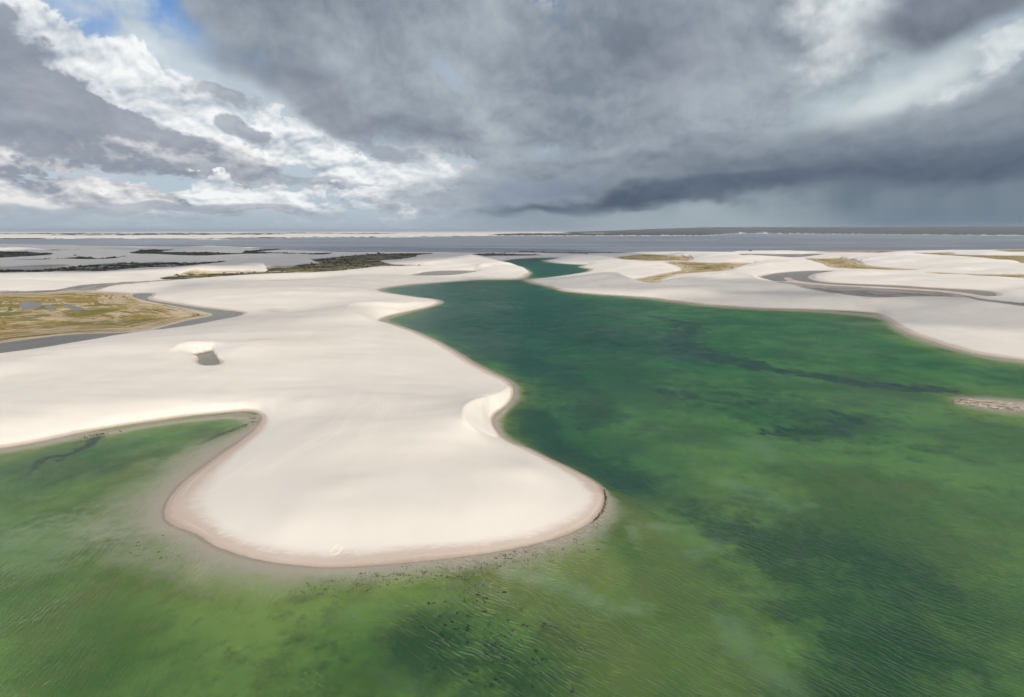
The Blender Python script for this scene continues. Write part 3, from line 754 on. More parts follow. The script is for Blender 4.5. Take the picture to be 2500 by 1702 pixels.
# flats: salt-pale ground with contour bands of olive growth
rim_d = ATTR('rim'); a_m = ATTR('marsh'); a_s = ATTR('scrub')
wv = V('SUBTRACT', NOISE(POS, 0.02, 4, 0.6, color=True), (0.5, 0.5, 0.5))
wvx, wvy, wvz = SEP(wv)
rj = rim_d + wvx * 12.0 + (n2 - 0.5) * 5.0
bands = NOISE(XYZ(rj * 0.13, px_ * 0.008, py_ * 0.008), 1.0, 6, 0.74)
patch = NOISE(V('MULTIPLY', POS, (0.9, 1.3, 1.0)), 0.022, 6, 0.68)
mcol = RAMP(bands, [(0.34, (0.10, 0.085, 0.02)), (0.43, (0.19, 0.145, 0.035)), (0.47, (0.38, 0.26, 0.10)), (0.53, (0.60, 0.50, 0.37)), (0.59, (0.30, 0.19, 0.065)), (0.64, (0.56, 0.47, 0.34)), (0.70, (0.20, 0.16, 0.05))])
deep = SS(rim_d + wvz * 60.0, 22.0, 60.0)
mcol = MIX(SS(patch, 0.43, 0.54) * (0.1 + deep * 0.85), mcol, MIX(SS(wvy, -0.06, 0.10), (0.135, 0.135, 0.026), (0.31, 0.20, 0.04)))
mcol = MIX(SS(patch, 0.42, 0.35) * (0.15 + deep * 0.35), mcol, MIX(n2, (0.27, 0.16, 0.075), (0.52, 0.43, 0.30)))
mcol = MIX(SS(n2, 0.58, 0.72) * 0.5, mcol, (0.10, 0.085, 0.03))
mcol = MIX(SS(rim_d + wvz * 26.0, 14.0, 2.0) * 0.7, mcol, (0.58, 0.50, 0.385))
dm = NOISE(POS, 0.05, 5, 0.65)
col = MIX(SS(a_m + (dm - 0.5) * 0.5, 0.25, 0.55), col, mcol)
scol = MIX(n2, (0.028, 0.030, 0.020), (0.075, 0.070, 0.045))
sj = NOISE(V('MULTIPLY', POS, (0.010, 0.022, 0.02)), 1.0, 6, 0.7)
col = MIX(SS(a_s + (sj - 0.5) * 1.6, 0.36, 0.54), col, scol)
a_wf = ATTR('wetflat')
col = MIX(SS(a_wf + (sj - 0.5) * 0.9, 0.35, 0.7) * 0.85, col, MIX(SS(bands, 0.44, 0.54), (0.15, 0.14, 0.13), (0.30, 0.285, 0.27)))
# lagoon floor
a_bed = ATTR('bed'); a_w = ATTR('weed'); a_al = ATTR('algae'); a_pa = ATTR('pale')
b1 = NOISE(POS, 0.045, 5, 0.62); b2 = NOISE(POS, 0.22, 5, 0.65)
b0 = NOISE(POS, 0.018, 4, 0.55)
bcol = MIX(SS(b0, 0.36, 0.62), (0.19, 0.25, 0.04), (0.43, 0.48, 0.125))
bcol = MIX(SS(b1, 0.48, 0.70) * 0.55, bcol, (0.235, 0.215, 0.065))
bcol = MIX(SS(b2, 0.50, 0.72) * 0.40, bcol, (0.13, 0.15, 0.055))
bcol = MIX(SS(a_al + (b1 - 0.5) * 2.2 + (b2 - 0.5) * 0.8, 0.25, 1.0) * 0.7, bcol, (0.36, 0.32, 0.08))
bcol = MIX(SS(a_pa + (b2 - 0.5) * 1.6 + (b1 - 0.5) * 1.3, 0.30, 1.05) * 0.8, bcol, (0.50, 0.50, 0.28))
a_g = ATTR('growth')
bcol = MIX(SS(a_g + (b1 - 0.5) * 1.8 + (b0 - 0.5) * 0.8 + (b2 - 0.5) * 0.8, 0.15, 1.0) * 0.85, bcol, (0.055, 0.105, 0.026))
wn = NOISE(V('MULTIPLY', POS, (1.0, 0.55, 1.0)), 0.10, 6, 0.72)
bcol = MIX(SS(a_w * 1.05 + (wn - 0.5) * 2.4, 0.50, 0.95) * 0.93, bcol, (0.06, 0.055, 0.05))
bcol = MIX(SS(zr + (b2 - 0.5) * 0.5, -0.8, -0.1), bcol, (0.66, 0.56, 0.43))
col = MIX(SS(zr, 0.02, -0.06) * SS(a_bed, 0.2, 0.6), col, bcol)
a_i = ATTR('islet')
icol = MIX(SS(NOISE(V('MULTIPLY', POS, (0.5, 1.6, 1.0)), 1.0, 5, 0.7), 0.45, 0.6), (0.52, 0.455, 0.37), (0.24, 0.18, 0.115))
col = MIX(SS(a_i, 0.2, 0.7), col, icol)
bsdf = node('ShaderNodeBsdfPrincipled')
put(bsdf.inputs['Base Color'], col); bsdf.inputs['Roughness'].default_value = 0.9
bsdf.inputs['Specular IOR Level'].default_value = 0.2
bmp = node('ShaderNodeBump'); bmp.inputs['Strength'].default_value = 0.35; bmp.inputs['Distance'].default_value = 0.25
put(bmp.inputs['Height'], streak * 1.2 + n2 * 0.5 + n3 * 0.12)
S.nt.links.new(bmp.outputs[0], bsdf.inputs['Normal'])
S.nt.links.new(bsdf.outputs[0], out.inputs['Surface'])
me.materials.append(mt)

# ------------------------------------------------------------------ water
def water_material(name, turbid, body, absorb, rough=0.15, ior=1.33, gloss=0.6, ripple=1.7, wave=1.45, scatter=((0.12, 0.66, 1.0), 0.034), two_winds=True, body2=None):
    """clear water: sky reflection over a see-through body that absorbs light with depth; turbid = cloudiness that scatters light back"""
    m, out = material(name)
    geo = node('ShaderNodeNewGeometry'); P = S(geo.outputs['Position'])
    x, y, z = SEP(P)
    wob = NOISE(P, 0.05, 3, 0.55) - 0.5
    fine = NOISE(P, 0.9 / wave, 3, 0.65) - 0.5
    def train(deg, lam, bend, seed):
        """one train of wind waves: crests along deg, wavelength lam, steeper on the lee side"""
        c, s = math.cos(R(deg)), math.sin(R(deg))
        along = x * c + y * s; across = y * c - x * s
        ph = (across + wob * bend) * (2 * math.pi / lam) + NOISE(XYZ(along * (0.22 / lam), across * (0.42 / lam), seed), 1.0, 2, 0.55) * 9.0
        sn = M('SINE', ph)
        grp = LIN(NOISE(XYZ(along * (0.10 / lam), across * (0.12 / lam), seed + 5.0), 1.0, 1, 0.5), 0.35, 0.65, 0.45, 1.0)
        return (sn + M('SINE', ph * 2.0 + 0.8) * 0.3) * grp
    def sea(deg, k):
        return train(deg, wave * 1.35 * k, 7.0, 0.0) * (0.085 * wave) + train(deg + 13, wave * 0.8 * k, 5.0, 2.0) * (0.062 * wave)
    h = MIX(SS(x + y * 0.1, -80.0, 30.0), sea(98, 0.9) * 0.62, sea(-48, 1.0)) if two_winds else sea(-48, 1.0)
    gust = LIN(NOISE(P, 0.011, 4, 0.6), 0.3, 0.7, 0.5, 1.25)
    b = node('ShaderNodeBump'); b.inputs['Distance'].default_value = 1.0; b.inputs['Strength'].default_value = 1.0
    put(b.inputs['Height'], (h + fine * (0.06 * wave)) * gust * ripple)
    fr = node('ShaderNodeFresnel'); fr.inputs['IOR'].default_value = ior; S.nt.links.new(b.outputs[0], fr.inputs['Normal'])
    gl = node('ShaderNodeBsdfGlossy'); gl.inputs['Roughness'].default_value = rough; S.nt.links.new(b.outputs[0], gl.inputs['Normal'])
    tr = node('ShaderNodeBsdfTransparent')
    df = node('ShaderNodeBsdfDiffuse')
    put(df.inputs['Color'], MIX(SS(NOISE(V('MULTIPLY', P, (0.0004, 0.0022, 1.0)), 1.0, 4, 0.6), 0.44, 0.62), body, body2) if body2 else body); S.nt.links.new(b.outputs[0], df.inputs['Normal'])
    m1 = node('ShaderNodeMixShader'); put(m1.inputs[0], turbid)
    S.nt.links.new(tr.outputs[0], m1.inputs[1]); S.nt.links.new(df.outputs[0], m1.inputs[2])
    m2 = node('ShaderNodeMixShader'); put(m2.inputs[0], S(fr.outputs[0]) * gloss)
    S.nt.links.new(m1.outputs[0], m2.inputs[1]); S.nt.links.new(gl.outputs[0], m2.inputs[2])
    S.nt.links.new(m2.outputs[0], out.inputs['Surface'])
    if absorb:
        top = max(absorb); va = node('ShaderNodeVolumeAbsorption')
        put(va.inputs['Color'], tuple(1 - a / top * 0.999 for a in absorb)); va.inputs['Density'].default_value = top
        vs = node('ShaderNodeVolumeScatter'); vs.inputs['Density'].default_value = scatter[1]; put(vs.inputs['Color'], scatter[0])
        ad_ = node('ShaderNodeAddShader'); S.nt.links.new(va.outputs[0], ad_.inputs[0]); S.nt.links.new(vs.outputs[0], ad_.inputs[1])
        S.nt.links.new(ad_.outputs[0], out.inputs['Volume'])
    return m

def water_body(name, poly, lv, depth, mat, label, category, grow=0.004):
    p = np.asarray(poly)
    nrm = np.roll(p, -1, 0) - np.roll(p, 1, 0); nrm = np.stack([nrm[:, 1], -nrm[:, 0]], 1); nrm /= np.maximum(np.linalg.norm(nrm, axis=1), 1e-9)[:, None]
    area = 0.5 * np.sum(p[:, 0] * np.roll(p[:, 1], -1) - np.roll(p[:, 0], -1) * p[:, 1])
    if area < 0: nrm = -nrm
    off = np.maximum(np.hypot(p[:, 0], p[:, 1]) * grow, 0.6)
    w = p + nrm * off[:, None]
    if area < 0: w = w[::-1]
    n = len(w)
    top = [(x, y, lv) for x, y in w]
    tris = tessellate_polygon([[Vector(t) for t in top]])
    faces = []
    for t in tris:
        a, b, c = (w[i] for i in t)
        up = (b[0] - a[0]) * (c[1] - a[1]) - (b[1] - a[1]) * (c[0] - a[0]) > 0
        t = t if up else t[::-1]
        faces.append(tuple(t)); faces.append(tuple(n + i for i in t[::-1]))
    faces += [(i, n + i, n + (i + 1) % n, (i + 1) % n) for i in range(n)]
    m = bpy.data.meshes.new(name); m.from_pydata(top + [(x, y, lv - depth) for x, y in w], [], faces); m.update()
    m.materials.append(mat)
    o = bpy.data.objects.new(name, m); COL.objects.link(o)
    o['kind'] = 'structure'; o['label'] = label; o['category'] = category
    return o

lagoon_mat = water_material('lagoon_water', 0.02, (0.10, 0.24, 0.12), (0.135, 0.036, 0.088))
pool_mat = water_material('pool_water', 0.6, (0.25, 0.235, 0.185), (0.5, 0.35, 0.4), ripple=0.15, two_winds=False)
pond_mat = water_material('pond_water', 0.7, (0.215, 0.205, 0.165), None, ripple=0.12, gloss=0.7, two_winds=False)
lake_mat = water_material('lake_water', 0.97, (0.125, 0.145, 0.165), None, body2=(0.235, 0.245, 0.25), ripple=0.35, wave=3.0, two_winds=False, gloss=0.5, rough=0.3)
water_body('lagoon', lagoon_p, 0.0, 14.0, lagoon_mat, 'deep green lagoon wrapped round the sandy spit in the foreground', 'lagoon')
water_body('pool', pool_p, POOL_Z, 6.0, pool_mat, 'small grey pool in a hollow on the big pale dune', 'pool')
water_body('lake', lake_p, 0.0, 8.0, lake_mat, 'wide slate grey lake stretching below the horizon', 'lake', grow=0.001)
for p, lab in zip(pond_ps, ('grey water channel bent in a V round the striped marsh on the left', 'thin purple grey pond behind the lagoon beside the pale dune', 'curved olive and grey pond below the far right dune',
                            'narrow grey pond beside dark scrub near the left edge', 'blue grey pool at the left of the striped marsh', 'slanting middle pool inside the striped marsh', 'long thin pool at the right of the marsh pools', 'small green pond between the far dunes on the right')):
    water_body('pond', p, 0.0, 4.0, pond_mat, lab, 'pond', grow=0.002)
# ------------------------------------------------------------------ clouds overhead (above and behind the viewpoint) that shade parts of the dunes
def vapour(name, dense):
  mc, out = material(name)
  dfu = node('ShaderNodeBsdfDiffuse'); dfu.inputs['Color'].default_value = (0.85, 0.86, 0.88, 1)
  trl = node('ShaderNodeBsdfTranslucent'); trl.inputs['Color'].default_value = (0.85, 0.86, 0.88, 1)
  tra = node('ShaderNodeBsdfTransparent')
  ma = node('ShaderNodeMixShader'); ma.inputs[0].default_value = 0.5
  S.nt.links.new(dfu.outputs[0], ma.inputs[1]); S.nt.links.new(trl.outputs[0], ma.inputs[2])
  mb = node('ShaderNodeMixShader'); mb.inputs[0].default_value = dense
  S.nt.links.new(tra.outputs[0], mb.inputs[1]); S.nt.links.new(ma.outputs[0], mb.inputs[2])
  S.nt.links.new(mb.outputs[0], out.inputs['Surface'])
  return mc
thick, thin, heavy = vapour('cloud_vapour', 0.27), vapour('thin_cloud_vapour', 0.16), vapour('heavy_cloud_vapour', 0.52)
def cloud(cx, cy, rx, ry, rot, mc, seed, CLOUD_Z=1200.0):
    """a lumpy flat-based cumulus whose shadow falls round (cx, cy)"""
    k = CLOUD_Z / math.tan(SUN_EL)
    bm = bmesh.new(); bmesh.ops.create_icosphere(bm, subdivisions=5, radius=1.0)
    for v in bm.verts:
        a = math.atan2(v.co.y, v.co.x)
        n = float(fbm(np.array(v.co.x * 2.3 + seed * 7.1 + v.co.z), np.array(v.co.y * 2.3 - seed * 3.3 + v.co.z * 0.7), seed, 5, 0.6))
        v.co *= 0.45 + 1.1 * n
        v.co.x *= rx; v.co.y *= ry; v.co.z *= (0.5 if v.co.z > 0 else 0.12) * min(rx, ry)
    m = bpy.data.meshes.new('cloud'); bm.to_mesh(m); bm.free()
    for f in m.polygons: f.use_smooth = True
    m.materials.append(mc)
    o = bpy.data.objects.new('cloud', m); COL.objects.link(o)
    o.location = (cx + math.sin(SUN_AZ) * k, cy + math.cos(SUN_AZ) * k, CLOUD_Z); o.rotation_euler = (0, 0, R(rot))
    o['kind'] = 'structure'; o['category'] = 'cloud'; o['label'] = 'grey white cumulus cloud drifting overhead'
for i, c in enumerate(((-1250, 2400, 1500, 800, 6, heavy), (-150, 2150, 640, 340, 0, thick), (-900, 1700, 600, 200, 10, thick), (360, 960, 430, 120, -32, thick), (560, 640, 330, 110, -40, thick), (-330, 1040, 300, 110, 15, thin),
                       (-2600, 3600, 900, 500, 10, heavy), (-420, 560, 260, 60, 25, thin))):
    cloud(*c, seed=i + 3, CLOUD_Z=650.0 if 3 <= i <= 5 or i == 7 else 1200.0)

# ------------------------------------------------------------------ moist air
mh, out = material('haze_air')
pv = node('ShaderNodeVolumePrincipled')
pv.inputs['Color'].default_value = (0.80, 0.87, 0.93, 1); pv.inputs['Density'].default_value = 2.0e-5; pv.inputs['Anisotropy'].default_value = 0.2
S.nt.links.new(pv.outputs[0], out.inputs['Volume'])
bm = bmesh.new(); bmesh.ops.create_cube(bm, size=1.0)
for v in bm.verts: v.co = Vector((v.co.x * 190000, v.co.y * 190000, -16.0 if v.co.z < 0 else 240.0))
m = bpy.data.meshes.new('haze'); bm.to_mesh(m); bm.free(); m.materials.append(mh)
haze = bpy.data.objects.new('haze', m); COL.objects.link(haze)
haze['kind'] = 'stuff'; haze['category'] = 'haze'; haze['label'] = 'thin bluish haze veiling the far shore'
# ------------------------------------------------------------------ plants, tracks and drift
def simple(name, c1, c2, scale=1.0, rough=0.9):
    m, out = material(name)
    oi = node('ShaderNodeObjectInfo'); geo = node('ShaderNodeNewGeometry')
    n = NOISE(S(geo.outputs['Position']), scale, 3, 0.6)
    b = node('ShaderNodeBsdfPrincipled'); b.inputs['Roughness'].default_value = rough; b.inputs['Specular IOR Level'].default_value = 0.15
    put(b.inputs['Base Color'], MIX(LIN(n + (S(oi.outputs['Random']) - 0.5) * 0.3, 0.3, 0.7), c1, c2))
    S.nt.links.new(b.outputs[0], out.inputs['Surface'])
    return m
leaf_mat = simple('bush_leaves', (0.030, 0.040, 0.018), (0.085, 0.095, 0.045), 0.6)
stem_mat = simple('bush_stems', (0.07, 0.05, 0.035), (0.13, 0.10, 0.07), 2.0)
reed_mat = simple('dry_reed', (0.11, 0.07, 0.035), (0.30, 0.22, 0.11), 1.2)
weed_mat = simple('water_weed', (0.075, 0.09, 0.035), (0.14, 0.15, 0.06), 1.5)
track_mat = simple('loose_sand', (0.74, 0.665, 0.57), (0.81, 0.74, 0.65), 0.8)
drift_mat = simple('drift_weed', (0.06, 0.05, 0.02), (0.12, 0.105, 0.04), 2.0)

def place(px, py, it=6):
    """point of the terrain that the photograph shows at a pixel"""
    z = 0.0
    for _ in range(it):
        g = ground([(px, py)], z)[0]; z = float(height(g[0], g[1]))
    return g[0], g[1], z

def leaf_quads(bm, centre, rad, n, size, rnd, flat=0.8):
    for _ in range(n):
        while True:
            p = Vector((rnd.uniform(-1, 1), rnd.uniform(-1, 1), rnd.uniform(-1, 1)))
            if p.length < 1: break
        p = p.normalized() * (p.length ** 0.4)
        c = centre + Vector((p.x * rad, p.y * rad, p.z * rad * flat))
        u = Vector((rnd.gauss(0, 1), rnd.gauss(0, 1), rnd.gauss(0, 1))).normalized(); w = u.orthogonal().normalized()
        s = size * rnd.uniform(0.6, 1.3)
        q = [bm.verts.new(c + u * s), bm.verts.new(c + w * s * 0.6), bm.verts.new(c - u * s), bm.verts.new(c - w * s * 0.6)]
        bm.faces.new(q)

def finish(name, bm, mat):
    m = bpy.data.meshes.new(name); bm.to_mesh(m); bm.free(); m.materials.append(mat); return m

def bush_meshes(seed):
    rnd = random.Random(seed)
    bm = bmesh.new()
    for _ in range(rnd.randint(5, 8)):
        r = rnd.uniform(0.45, 0.85)
        leaf_quads(bm, Vector((rnd.uniform(-1.1, 1.1), rnd.uniform(-0.9, 0.9), rnd.uniform(0.55, 1.35))), r, 34, 0.28, rnd)
    crown = finish('crown', bm, leaf_mat)
    bm = bmesh.new()
    for _ in range(4):
        a = rnd.uniform(0, 6.3); top = Vector((math.cos(a) * 0.6, math.sin(a) * 0.6, rnd.uniform(0.8, 1.2))); base = Vector((math.cos(a) * 0.1, math.sin(a) * 0.1, -0.25))
        ring = []
        for c, r in ((base, 0.09), (top, 0.03)):
            ring.append([bm.verts.new(c + Vector((math.cos(t * 2.094) * r, math.sin(t * 2.094) * r, 0))) for t in range(3)])
        for t in range(3): bm.faces.new((ring[0][t], ring[0][(t + 1) % 3], ring[1][(t + 1) % 3], ring[1][t]))
    return crown, finish('trunk', bm, stem_mat)
BUSHES = [bush_meshes(i) for i in range(5)]

def bush(x, y, z, size, label, group, k=None, squash=1.0):
    cr, tr = BUSHES[random.randrange(5) if k is None else k]
    e = bpy.data.objects.new('bush', None); COL.objects.link(e)
    e.location = (x, y, z); e.rotation_euler = (0, 0, random.uniform(0, 6.28)); e.scale = (size, size, size * squash)
    e['label'] = label; e['category'] = 'bush'
    if group: e['group'] = group
    for nm, me_ in (('crown', cr), ('trunk', tr)):
        o = bpy.data.objects.new(nm, me_); COL.objects.link(o); o.parent = e

for (px, py), lab in (((1429.5, 621.5), 'small bush left of its bigger neighbour on the pale dune behind the inlet'), ((1433.5, 621.0), 'dark bush beside a smaller one on the pale dune behind the inlet'),
                      ((1830.5, 613.5), 'low dark bush on a thin sand bar at the lake shore'), ((1834.5, 613.2), 'second dark bush on the sand bar at the lake shore, right of the low one')):
    bush(*place(px, py), 2.2 if 'small' in lab or 'second' in lab else 3.2, lab, None)
bush(*place(924, 620.5), 4.0, 'round dark bush at the edge of the scrub flat left of the grey dune', None)

# bushes of the scrub belts: the largest in view one by one, the rest as one mass
belts = [(2, 70, 'dark bush in the scrub belt beyond the striped marsh'), (3, 45, 'dark bush in the scrub patch at the left edge below the lake'), (4, 30, 'dark bush in the broken row of scrub on the left'),
         (5, 50, 'dark bush in the long scrub belt left of the centre below the lake'), (6, 30, 'dark bush in the thin scrub line at the lake shore'), (8, 40, 'dark bush on the olive flat before the lake'),
         (9, 20, 'dark bush on the flat beside the inlet'), (10, 12, 'dark bush on the strip along the lake shore')]
mass = bmesh.new(); rnd = random.Random(5)
tv = []; tf = []
for fi, n, lab in belts:
    p = flat_ps[fi]; x0, y0 = p.min(0); x1, y1 = p.max(0)
    pts = []
    q_ = np.roll(p, -1, 0)
    while len(pts) < n * 9:
        x, y = rnd.uniform(x0, x1), rnd.uniform(y0, y1)
        c = False
        for (ax, ay), (bx, by) in zip(p, q_):
            if (ay > y) != (by > y) and x < ax + (y - ay) * (bx - ax) / (by - ay): c = not c
        if c and abs(math.degrees(math.atan2(x, y))) < 43 and float(fbm(np.array(x / 60), np.array(y / 60), 90, 3)) > 0.44: pts.append((x, y))
    for i, (x, y) in enumerate(pts):
        z = float(height(x, y)); s = rnd.uniform(0.8, 2.0)
        if i < n: bush(x, y, z, s * 1.25, lab, lab.replace('dark bush in', 'bushes of').replace('dark bush on', 'bushes on'), squash=0.9)
        else:
            for _ in range(5):
                c = Vector((x + rnd.gauss(0, 2.5), y + rnd.gauss(0, 2.5), z + rnd.uniform(0.2, 1.2) * s))
                leaf_quads(mass, c, 0.9 * s, 6, 0.75 * s, rnd)
o = bpy.data.objects.new('scrub', finish('scrub', mass, leaf_mat)); COL.objects.link(o)
o['kind'] = 'stuff'; o['category'] = 'scrub'; o['label'] = 'low dark scrub covering the flats before the lake'

# islet: dry reed tufts standing on the sand bar in the lagoon
def tuft_mesh(seed, n=46, h=0.7):
    rnd = random.Random(seed); bm = bmesh.new()
    for _ in range(n):
        a = rnd.uniform(0, 6.3); r = abs(rnd.gauss(0, 0.6)); b = Vector((math.cos(a) * r * 1.6, math.sin(a) * r * 0.8, -0.06))
        l = Vector((rnd.gauss(0, 0.35), rnd.gauss(0, 0.3), rnd.uniform(0.35, 1.0) * h)); w = l.orthogonal().normalized() * 0.09
        bm.faces.new((bm.verts.new(b - w), bm.verts.new(b + w), bm.verts.new(b + l + w * 0.3), bm.verts.new(b + l - w * 0.3)))
    return finish('reed_tuft', bm, reed_mat)
TUFTS = [tuft_mesh(i) for i in range(4)]
VIEW[9] = (2290, 950, 11.07)
tuft_spots = [(480, 345, 1.3), (560, 360, 1.2), (640, 285, 1.5), (600, 310, 1.0), (820, 300, 1.2), (920, 312, 1.3), (1060, 350, 1.4), (1180, 350, 1.2), (1290, 360, 1.6), (1380, 370, 1.5), (1460, 355, 1.2), (1300, 420, 1.2), (1240, 400, 1.0),
              (1640, 480, 1.3), (1720, 470, 1.5), (1780, 415, 1.4), (1900, 505, 1.3), (1970, 545, 1.3), (2090, 505, 1.5), (1520, 535, 1.2), (760, 380, 0.9), (960, 465, 1.0), (690, 350, 1.0), (860, 395, 0.8)]
tuft_spots = [(x, y, s * 0.75) for x, y, s in tuft_spots] + [(x, 300 + (x - 430) * 0.125 + rnd.gauss(0, 45), rnd.uniform(0.3, 0.75)) for x in (rnd.uniform(440, 2200) for _ in range(50))]
for i, (x, y, s) in enumerate(tuft_spots):
    (px, py), = Z(9, x, y); X, Y, zz = place(px, py)
    o = bpy.data.objects.new('reed_tuft', TUFTS[i % 4]); COL.objects.link(o)
    o.location = (X, Y, zz); o.scale = (s * 1.3, s * 1.3, s * 0.45); o.rotation_euler = (0, 0, rnd.uniform(-0.5, 0.5))
    o['label'] = 'dry brown reed tuft on the low islet at the right edge'; o['category'] = 'reeds'; o['group'] = 'reed tufts on the islet'

# dark weed tufts on the lagoon floor in the foreground
def weed_mesh(seed):
    rnd = random.Random(seed); bm = bmesh.new()
    for _ in range(5):
        leaf_quads(bm, Vector((rnd.gauss(0, 0.55), rnd.gauss(0, 0.35), rnd.uniform(0.05, 0.25))), rnd.uniform(0.2, 0.45), 16, 0.17, rnd, 0.6)
    return finish('water_weed', bm, weed_mat)
WEEDS = [weed_mesh(i) for i in range(5)]
VIEW[10] = (1000, 1400, 4.648)
big = [(400, 600, 1.3), (650, 610, 1.4), (915, 570, 1.5), (1118, 535, 1.3), (655, 485, 1.3), (555, 450, 1.2), (840, 295, 1.4), (850, 340, 1.0), (765, 315, 1.2), (620, 318, 0.9), (375, 680, 1.0), (380, 720, 0.9), (300, 808, 1.0), (345, 490, 0.9),
       (400, 320, 1.2), (1000, 212, 0.9), (1060, 225, 0.9), (660, 800, 1.4), (960, 820, 1.7), (1265, 760, 0.9), (1185, 650, 0.9), (715, 1230, 1.3), (770, 1115, 1.0), (980, 1205, 1.1), (1050, 1200, 1.0), (900, 1280, 1.5), (1410, 1295, 0.9), (1840, 1340, 1.0),
       (1400, 980, 1.0), (1435, 880, 1.0), (865, 440, 1.0), (820, 440, 1.0), (225, 340, 1.2), (1290, 590, 1.0), (1520, 590, 1.4), (790, 235, 1.2)]
for i, (x, y, s) in enumerate(big):
    (px, py), = Z(10, x, y); X, Y, zz = place(px, py)
    o = bpy.data.objects.new('water_weed', WEEDS[i % 5]); COL.objects.link(o)
    o.location = (X, Y, zz); s *= rnd.uniform(0.45, 0.85)
    o.scale = (s * 1.3, s, s); o.rotation_euler = (0, 0, rnd.uniform(0, 6.28))
    o['label'] = 'dark water weed clump on the lagoon floor before the spit'; o['category'] = 'water weed'; o['group'] = 'weed clumps on the lagoon floor'
specks = bmesh.new()
def speckle(pts, n, spread, size):
    g = spline(ground(pts), 8, closed=False)
    for i_ in range(n):
        if i_ % 9 == 0:
            t = rnd.uniform(0, len(g) - 1.001); a = g[int(t)] + (g[int(t) + 1] - g[int(t)]) * (t % 1)
            cx_, cy_, cl = a[0] + rnd.gauss(0, spread), a[1] + rnd.gauss(0, spread * 0.7), rnd.uniform(0.25, 1.6)
        x, y = cx_ + rnd.gauss(0, cl), cy_ + rnd.gauss(0, cl * 0.6)
        z = float(height(x, y))
        if z > -0.02: continue
        leaf_quads(specks, Vector((x, y, z + 0.05)), size * rnd.uniform(0.3, 1.2), 4, size * 0.8, rnd, 0.5)
speckle(Z(8, 1050,345, 1250,325, 1450,300, 1600,285, 1750,255, 1900,225, 2050,185, 2140,120), 900, 3.0, 0.16)
speckle(Z(8, 1250,300, 1450,285, 1700,245, 1900,205), 260, 1.2, 0.14)
speckle(Z(8, 1500,440, 1700,470, 1850,520, 1750,640), 260, 9.0, 0.22)
speckle(Z(5, 1500,610, 1600,585, 1700,545, 1770,520, 1760,490), 240, 0.9, 0.22)
speckle(Z(5, 560,680, 640,630, 720,605, 830,580), 260, 2.0, 0.28)
speckle(Z(5, 300,775, 400,735, 440,770), 160, 1.6, 0.26)
speckle(Z(5, 850,1300, 960,1400, 1150,1480), 120, 4.0, 0.14)
o = bpy.data.objects.new('weed_scraps', finish('weed_scraps', specks, weed_mat)); COL.objects.link(o)
o['kind'] = 'stuff'; o['category'] = 'weed scraps'; o['label'] = 'dark scraps of weed strewn under the shallow water round the spit'
# line of drift weed at the tip of the spit
VIEW[11] = (1380, 1150, 10.54)
drift = bmesh.new(); g = spline(ground(Z(11, 1000,470, 1025,600, 1040,720, 1010,880, 960,1010, 880,1130, 800,1225, 730,1280)), 10, closed=False)
for i in range(420):
    t = rnd.uniform(0, len(g) - 1.001); a = g[int(t)] + (g[int(t) + 1] - g[int(t)]) * (t % 1); w_ = 0.10 + 0.28 * math.sin(math.pi * t / len(g))
    x, y = a[0] + rnd.gauss(0, w_), a[1] + rnd.gauss(0, w_)
    leaf_quads(drift, Vector((x, y, max(float(height(x, y)), -0.12) + 0.05)), 0.12, 4, 0.13, rnd, 0.4)
o = bpy.data.objects.new('drift_weed', finish('drift_weed', drift, drift_mat)); COL.objects.link(o)
o['category'] = 'drift line'; o['label'] = 'dark line of drift weed curving round the tip of the spit'

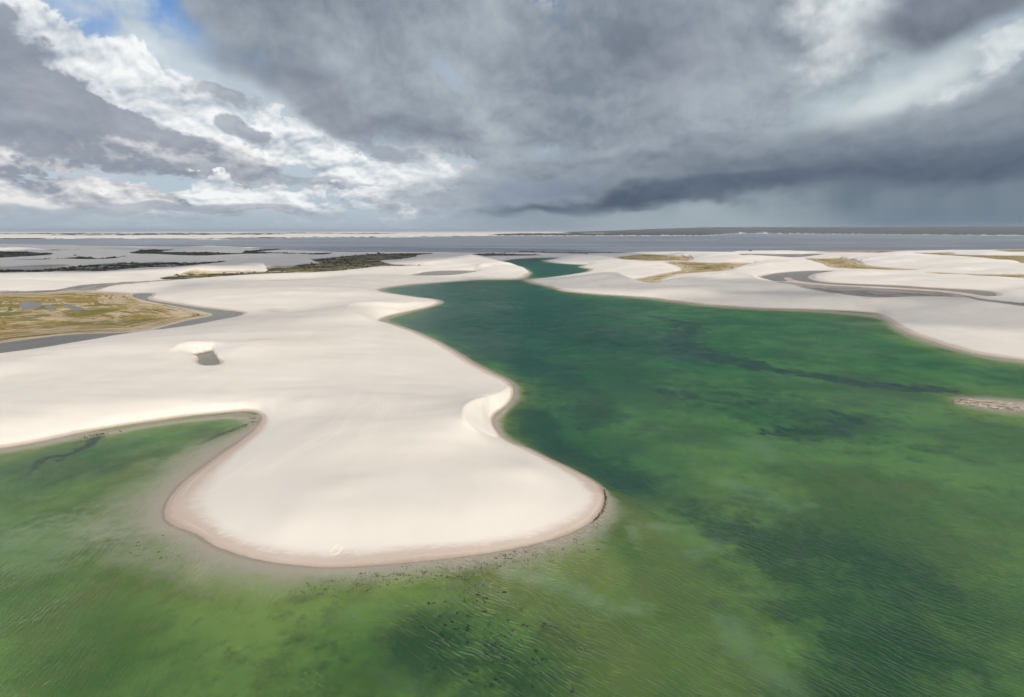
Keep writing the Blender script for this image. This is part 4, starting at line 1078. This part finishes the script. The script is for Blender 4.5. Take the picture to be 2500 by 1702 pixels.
# tyre tracks in the dry sand
def track(pts, label, width=0.30, gauge=1.8, name='tyre_track', closed=False, lift=0.035, px=True):
    c = spline([place(*q)[:2] for q in pts], 14, closed=False) if px else np.asarray(pts)
    d = np.gradient(c, axis=0); d /= np.maximum(np.linalg.norm(d, axis=1), 1e-6)[:, None]; nn = np.stack([-d[:, 1], d[:, 0]], 1)
    vs, fs = [], []
    for side in ((-0.5, 0.5) if gauge else (0,)):
        b0 = len(vs)
        for i in range(len(c)):
            for k, up in ((-1, 0.0), (0, 1.0), (1, 0.0)):
                q = c[i] + nn[i] * (side * gauge + k * width * 0.5)
                vs.append((q[0], q[1], float(height(q[0], q[1])) + 0.004 + lift * up))
        for i in range(len(c) - 1):
            for k in (0, 1):
                a = b0 + i * 3 + k; fs.append((a, a + 1, a + 4, a + 3))
    m = bpy.data.meshes.new(name); m.from_pydata(vs, [], fs); m.update(); m.materials.append(track_mat)
    o = bpy.data.objects.new(name, m); COL.objects.link(o); o['kind'] = 'structure'; o['category'] = 'tracks'; o['label'] = label
    return o
track(Z(6, 0,492, 90,425, 160,340, 212,258), 'pale tyre tracks climbing the middle of the spit')
track(Z(6, 0,580, 90,520, 170,410, 250,360, 330,322), 'pale tyre tracks crossing below the climbing ones')
track(Z(6, 192,604, 245,510, 320,430, 350,330), 'left one of the fanned tyre tracks on the spit')
track(Z(6, 268,575, 330,480, 372,380, 372,330), 'middle one of the fanned tyre tracks on the spit')
track(Z(6, 358,552, 405,480, 440,380), 'right one of the fanned tyre tracks on the spit')
track(Z(5, 1870,895, 1960,790, 2080,712, 2301,600), 'upper tyre tracks slanting over the left side of the spit')
track(Z(5, 1780,885, 1960,810, 2120,725, 2301,640), 'lower tyre tracks slanting over the left side of the spit')
track(Z(5, 1480,1010, 1560,940, 1680,855, 1850,740), 'tyre tracks along the left rim of the spit')
track(Z(5, 0,300, 250,250, 420,205, 600,155), 'long tyre tracks on the dune at the left edge')
track(Z(5, 420,265, 600,220, 790,168), 'short tyre tracks right of the long ones on the left dune')
X, Y, zz = place(820.5, 1342)
t_ = np.linspace(0, 4 * math.pi, 90); rr_ = np.where(t_ < 2 * math.pi, 1.15, 2.0)
rr_ = 1.0 + 1.1 * np.clip((t_ / (4 * math.pi)), 0, 1) ** 0.8
ring = np.stack([X + rr_ * np.cos(t_ + 0.6) * 1.0 + rr_ * 0.25 * np.sin(t_), Y + rr_ * np.sin(t_ + 0.6) * 1.35], 1)
track(ring, 'small pale ring scraped in the damp sand at the front of the spit', width=0.28, gauge=0, name='sand_ring', px=False, lift=0.06)
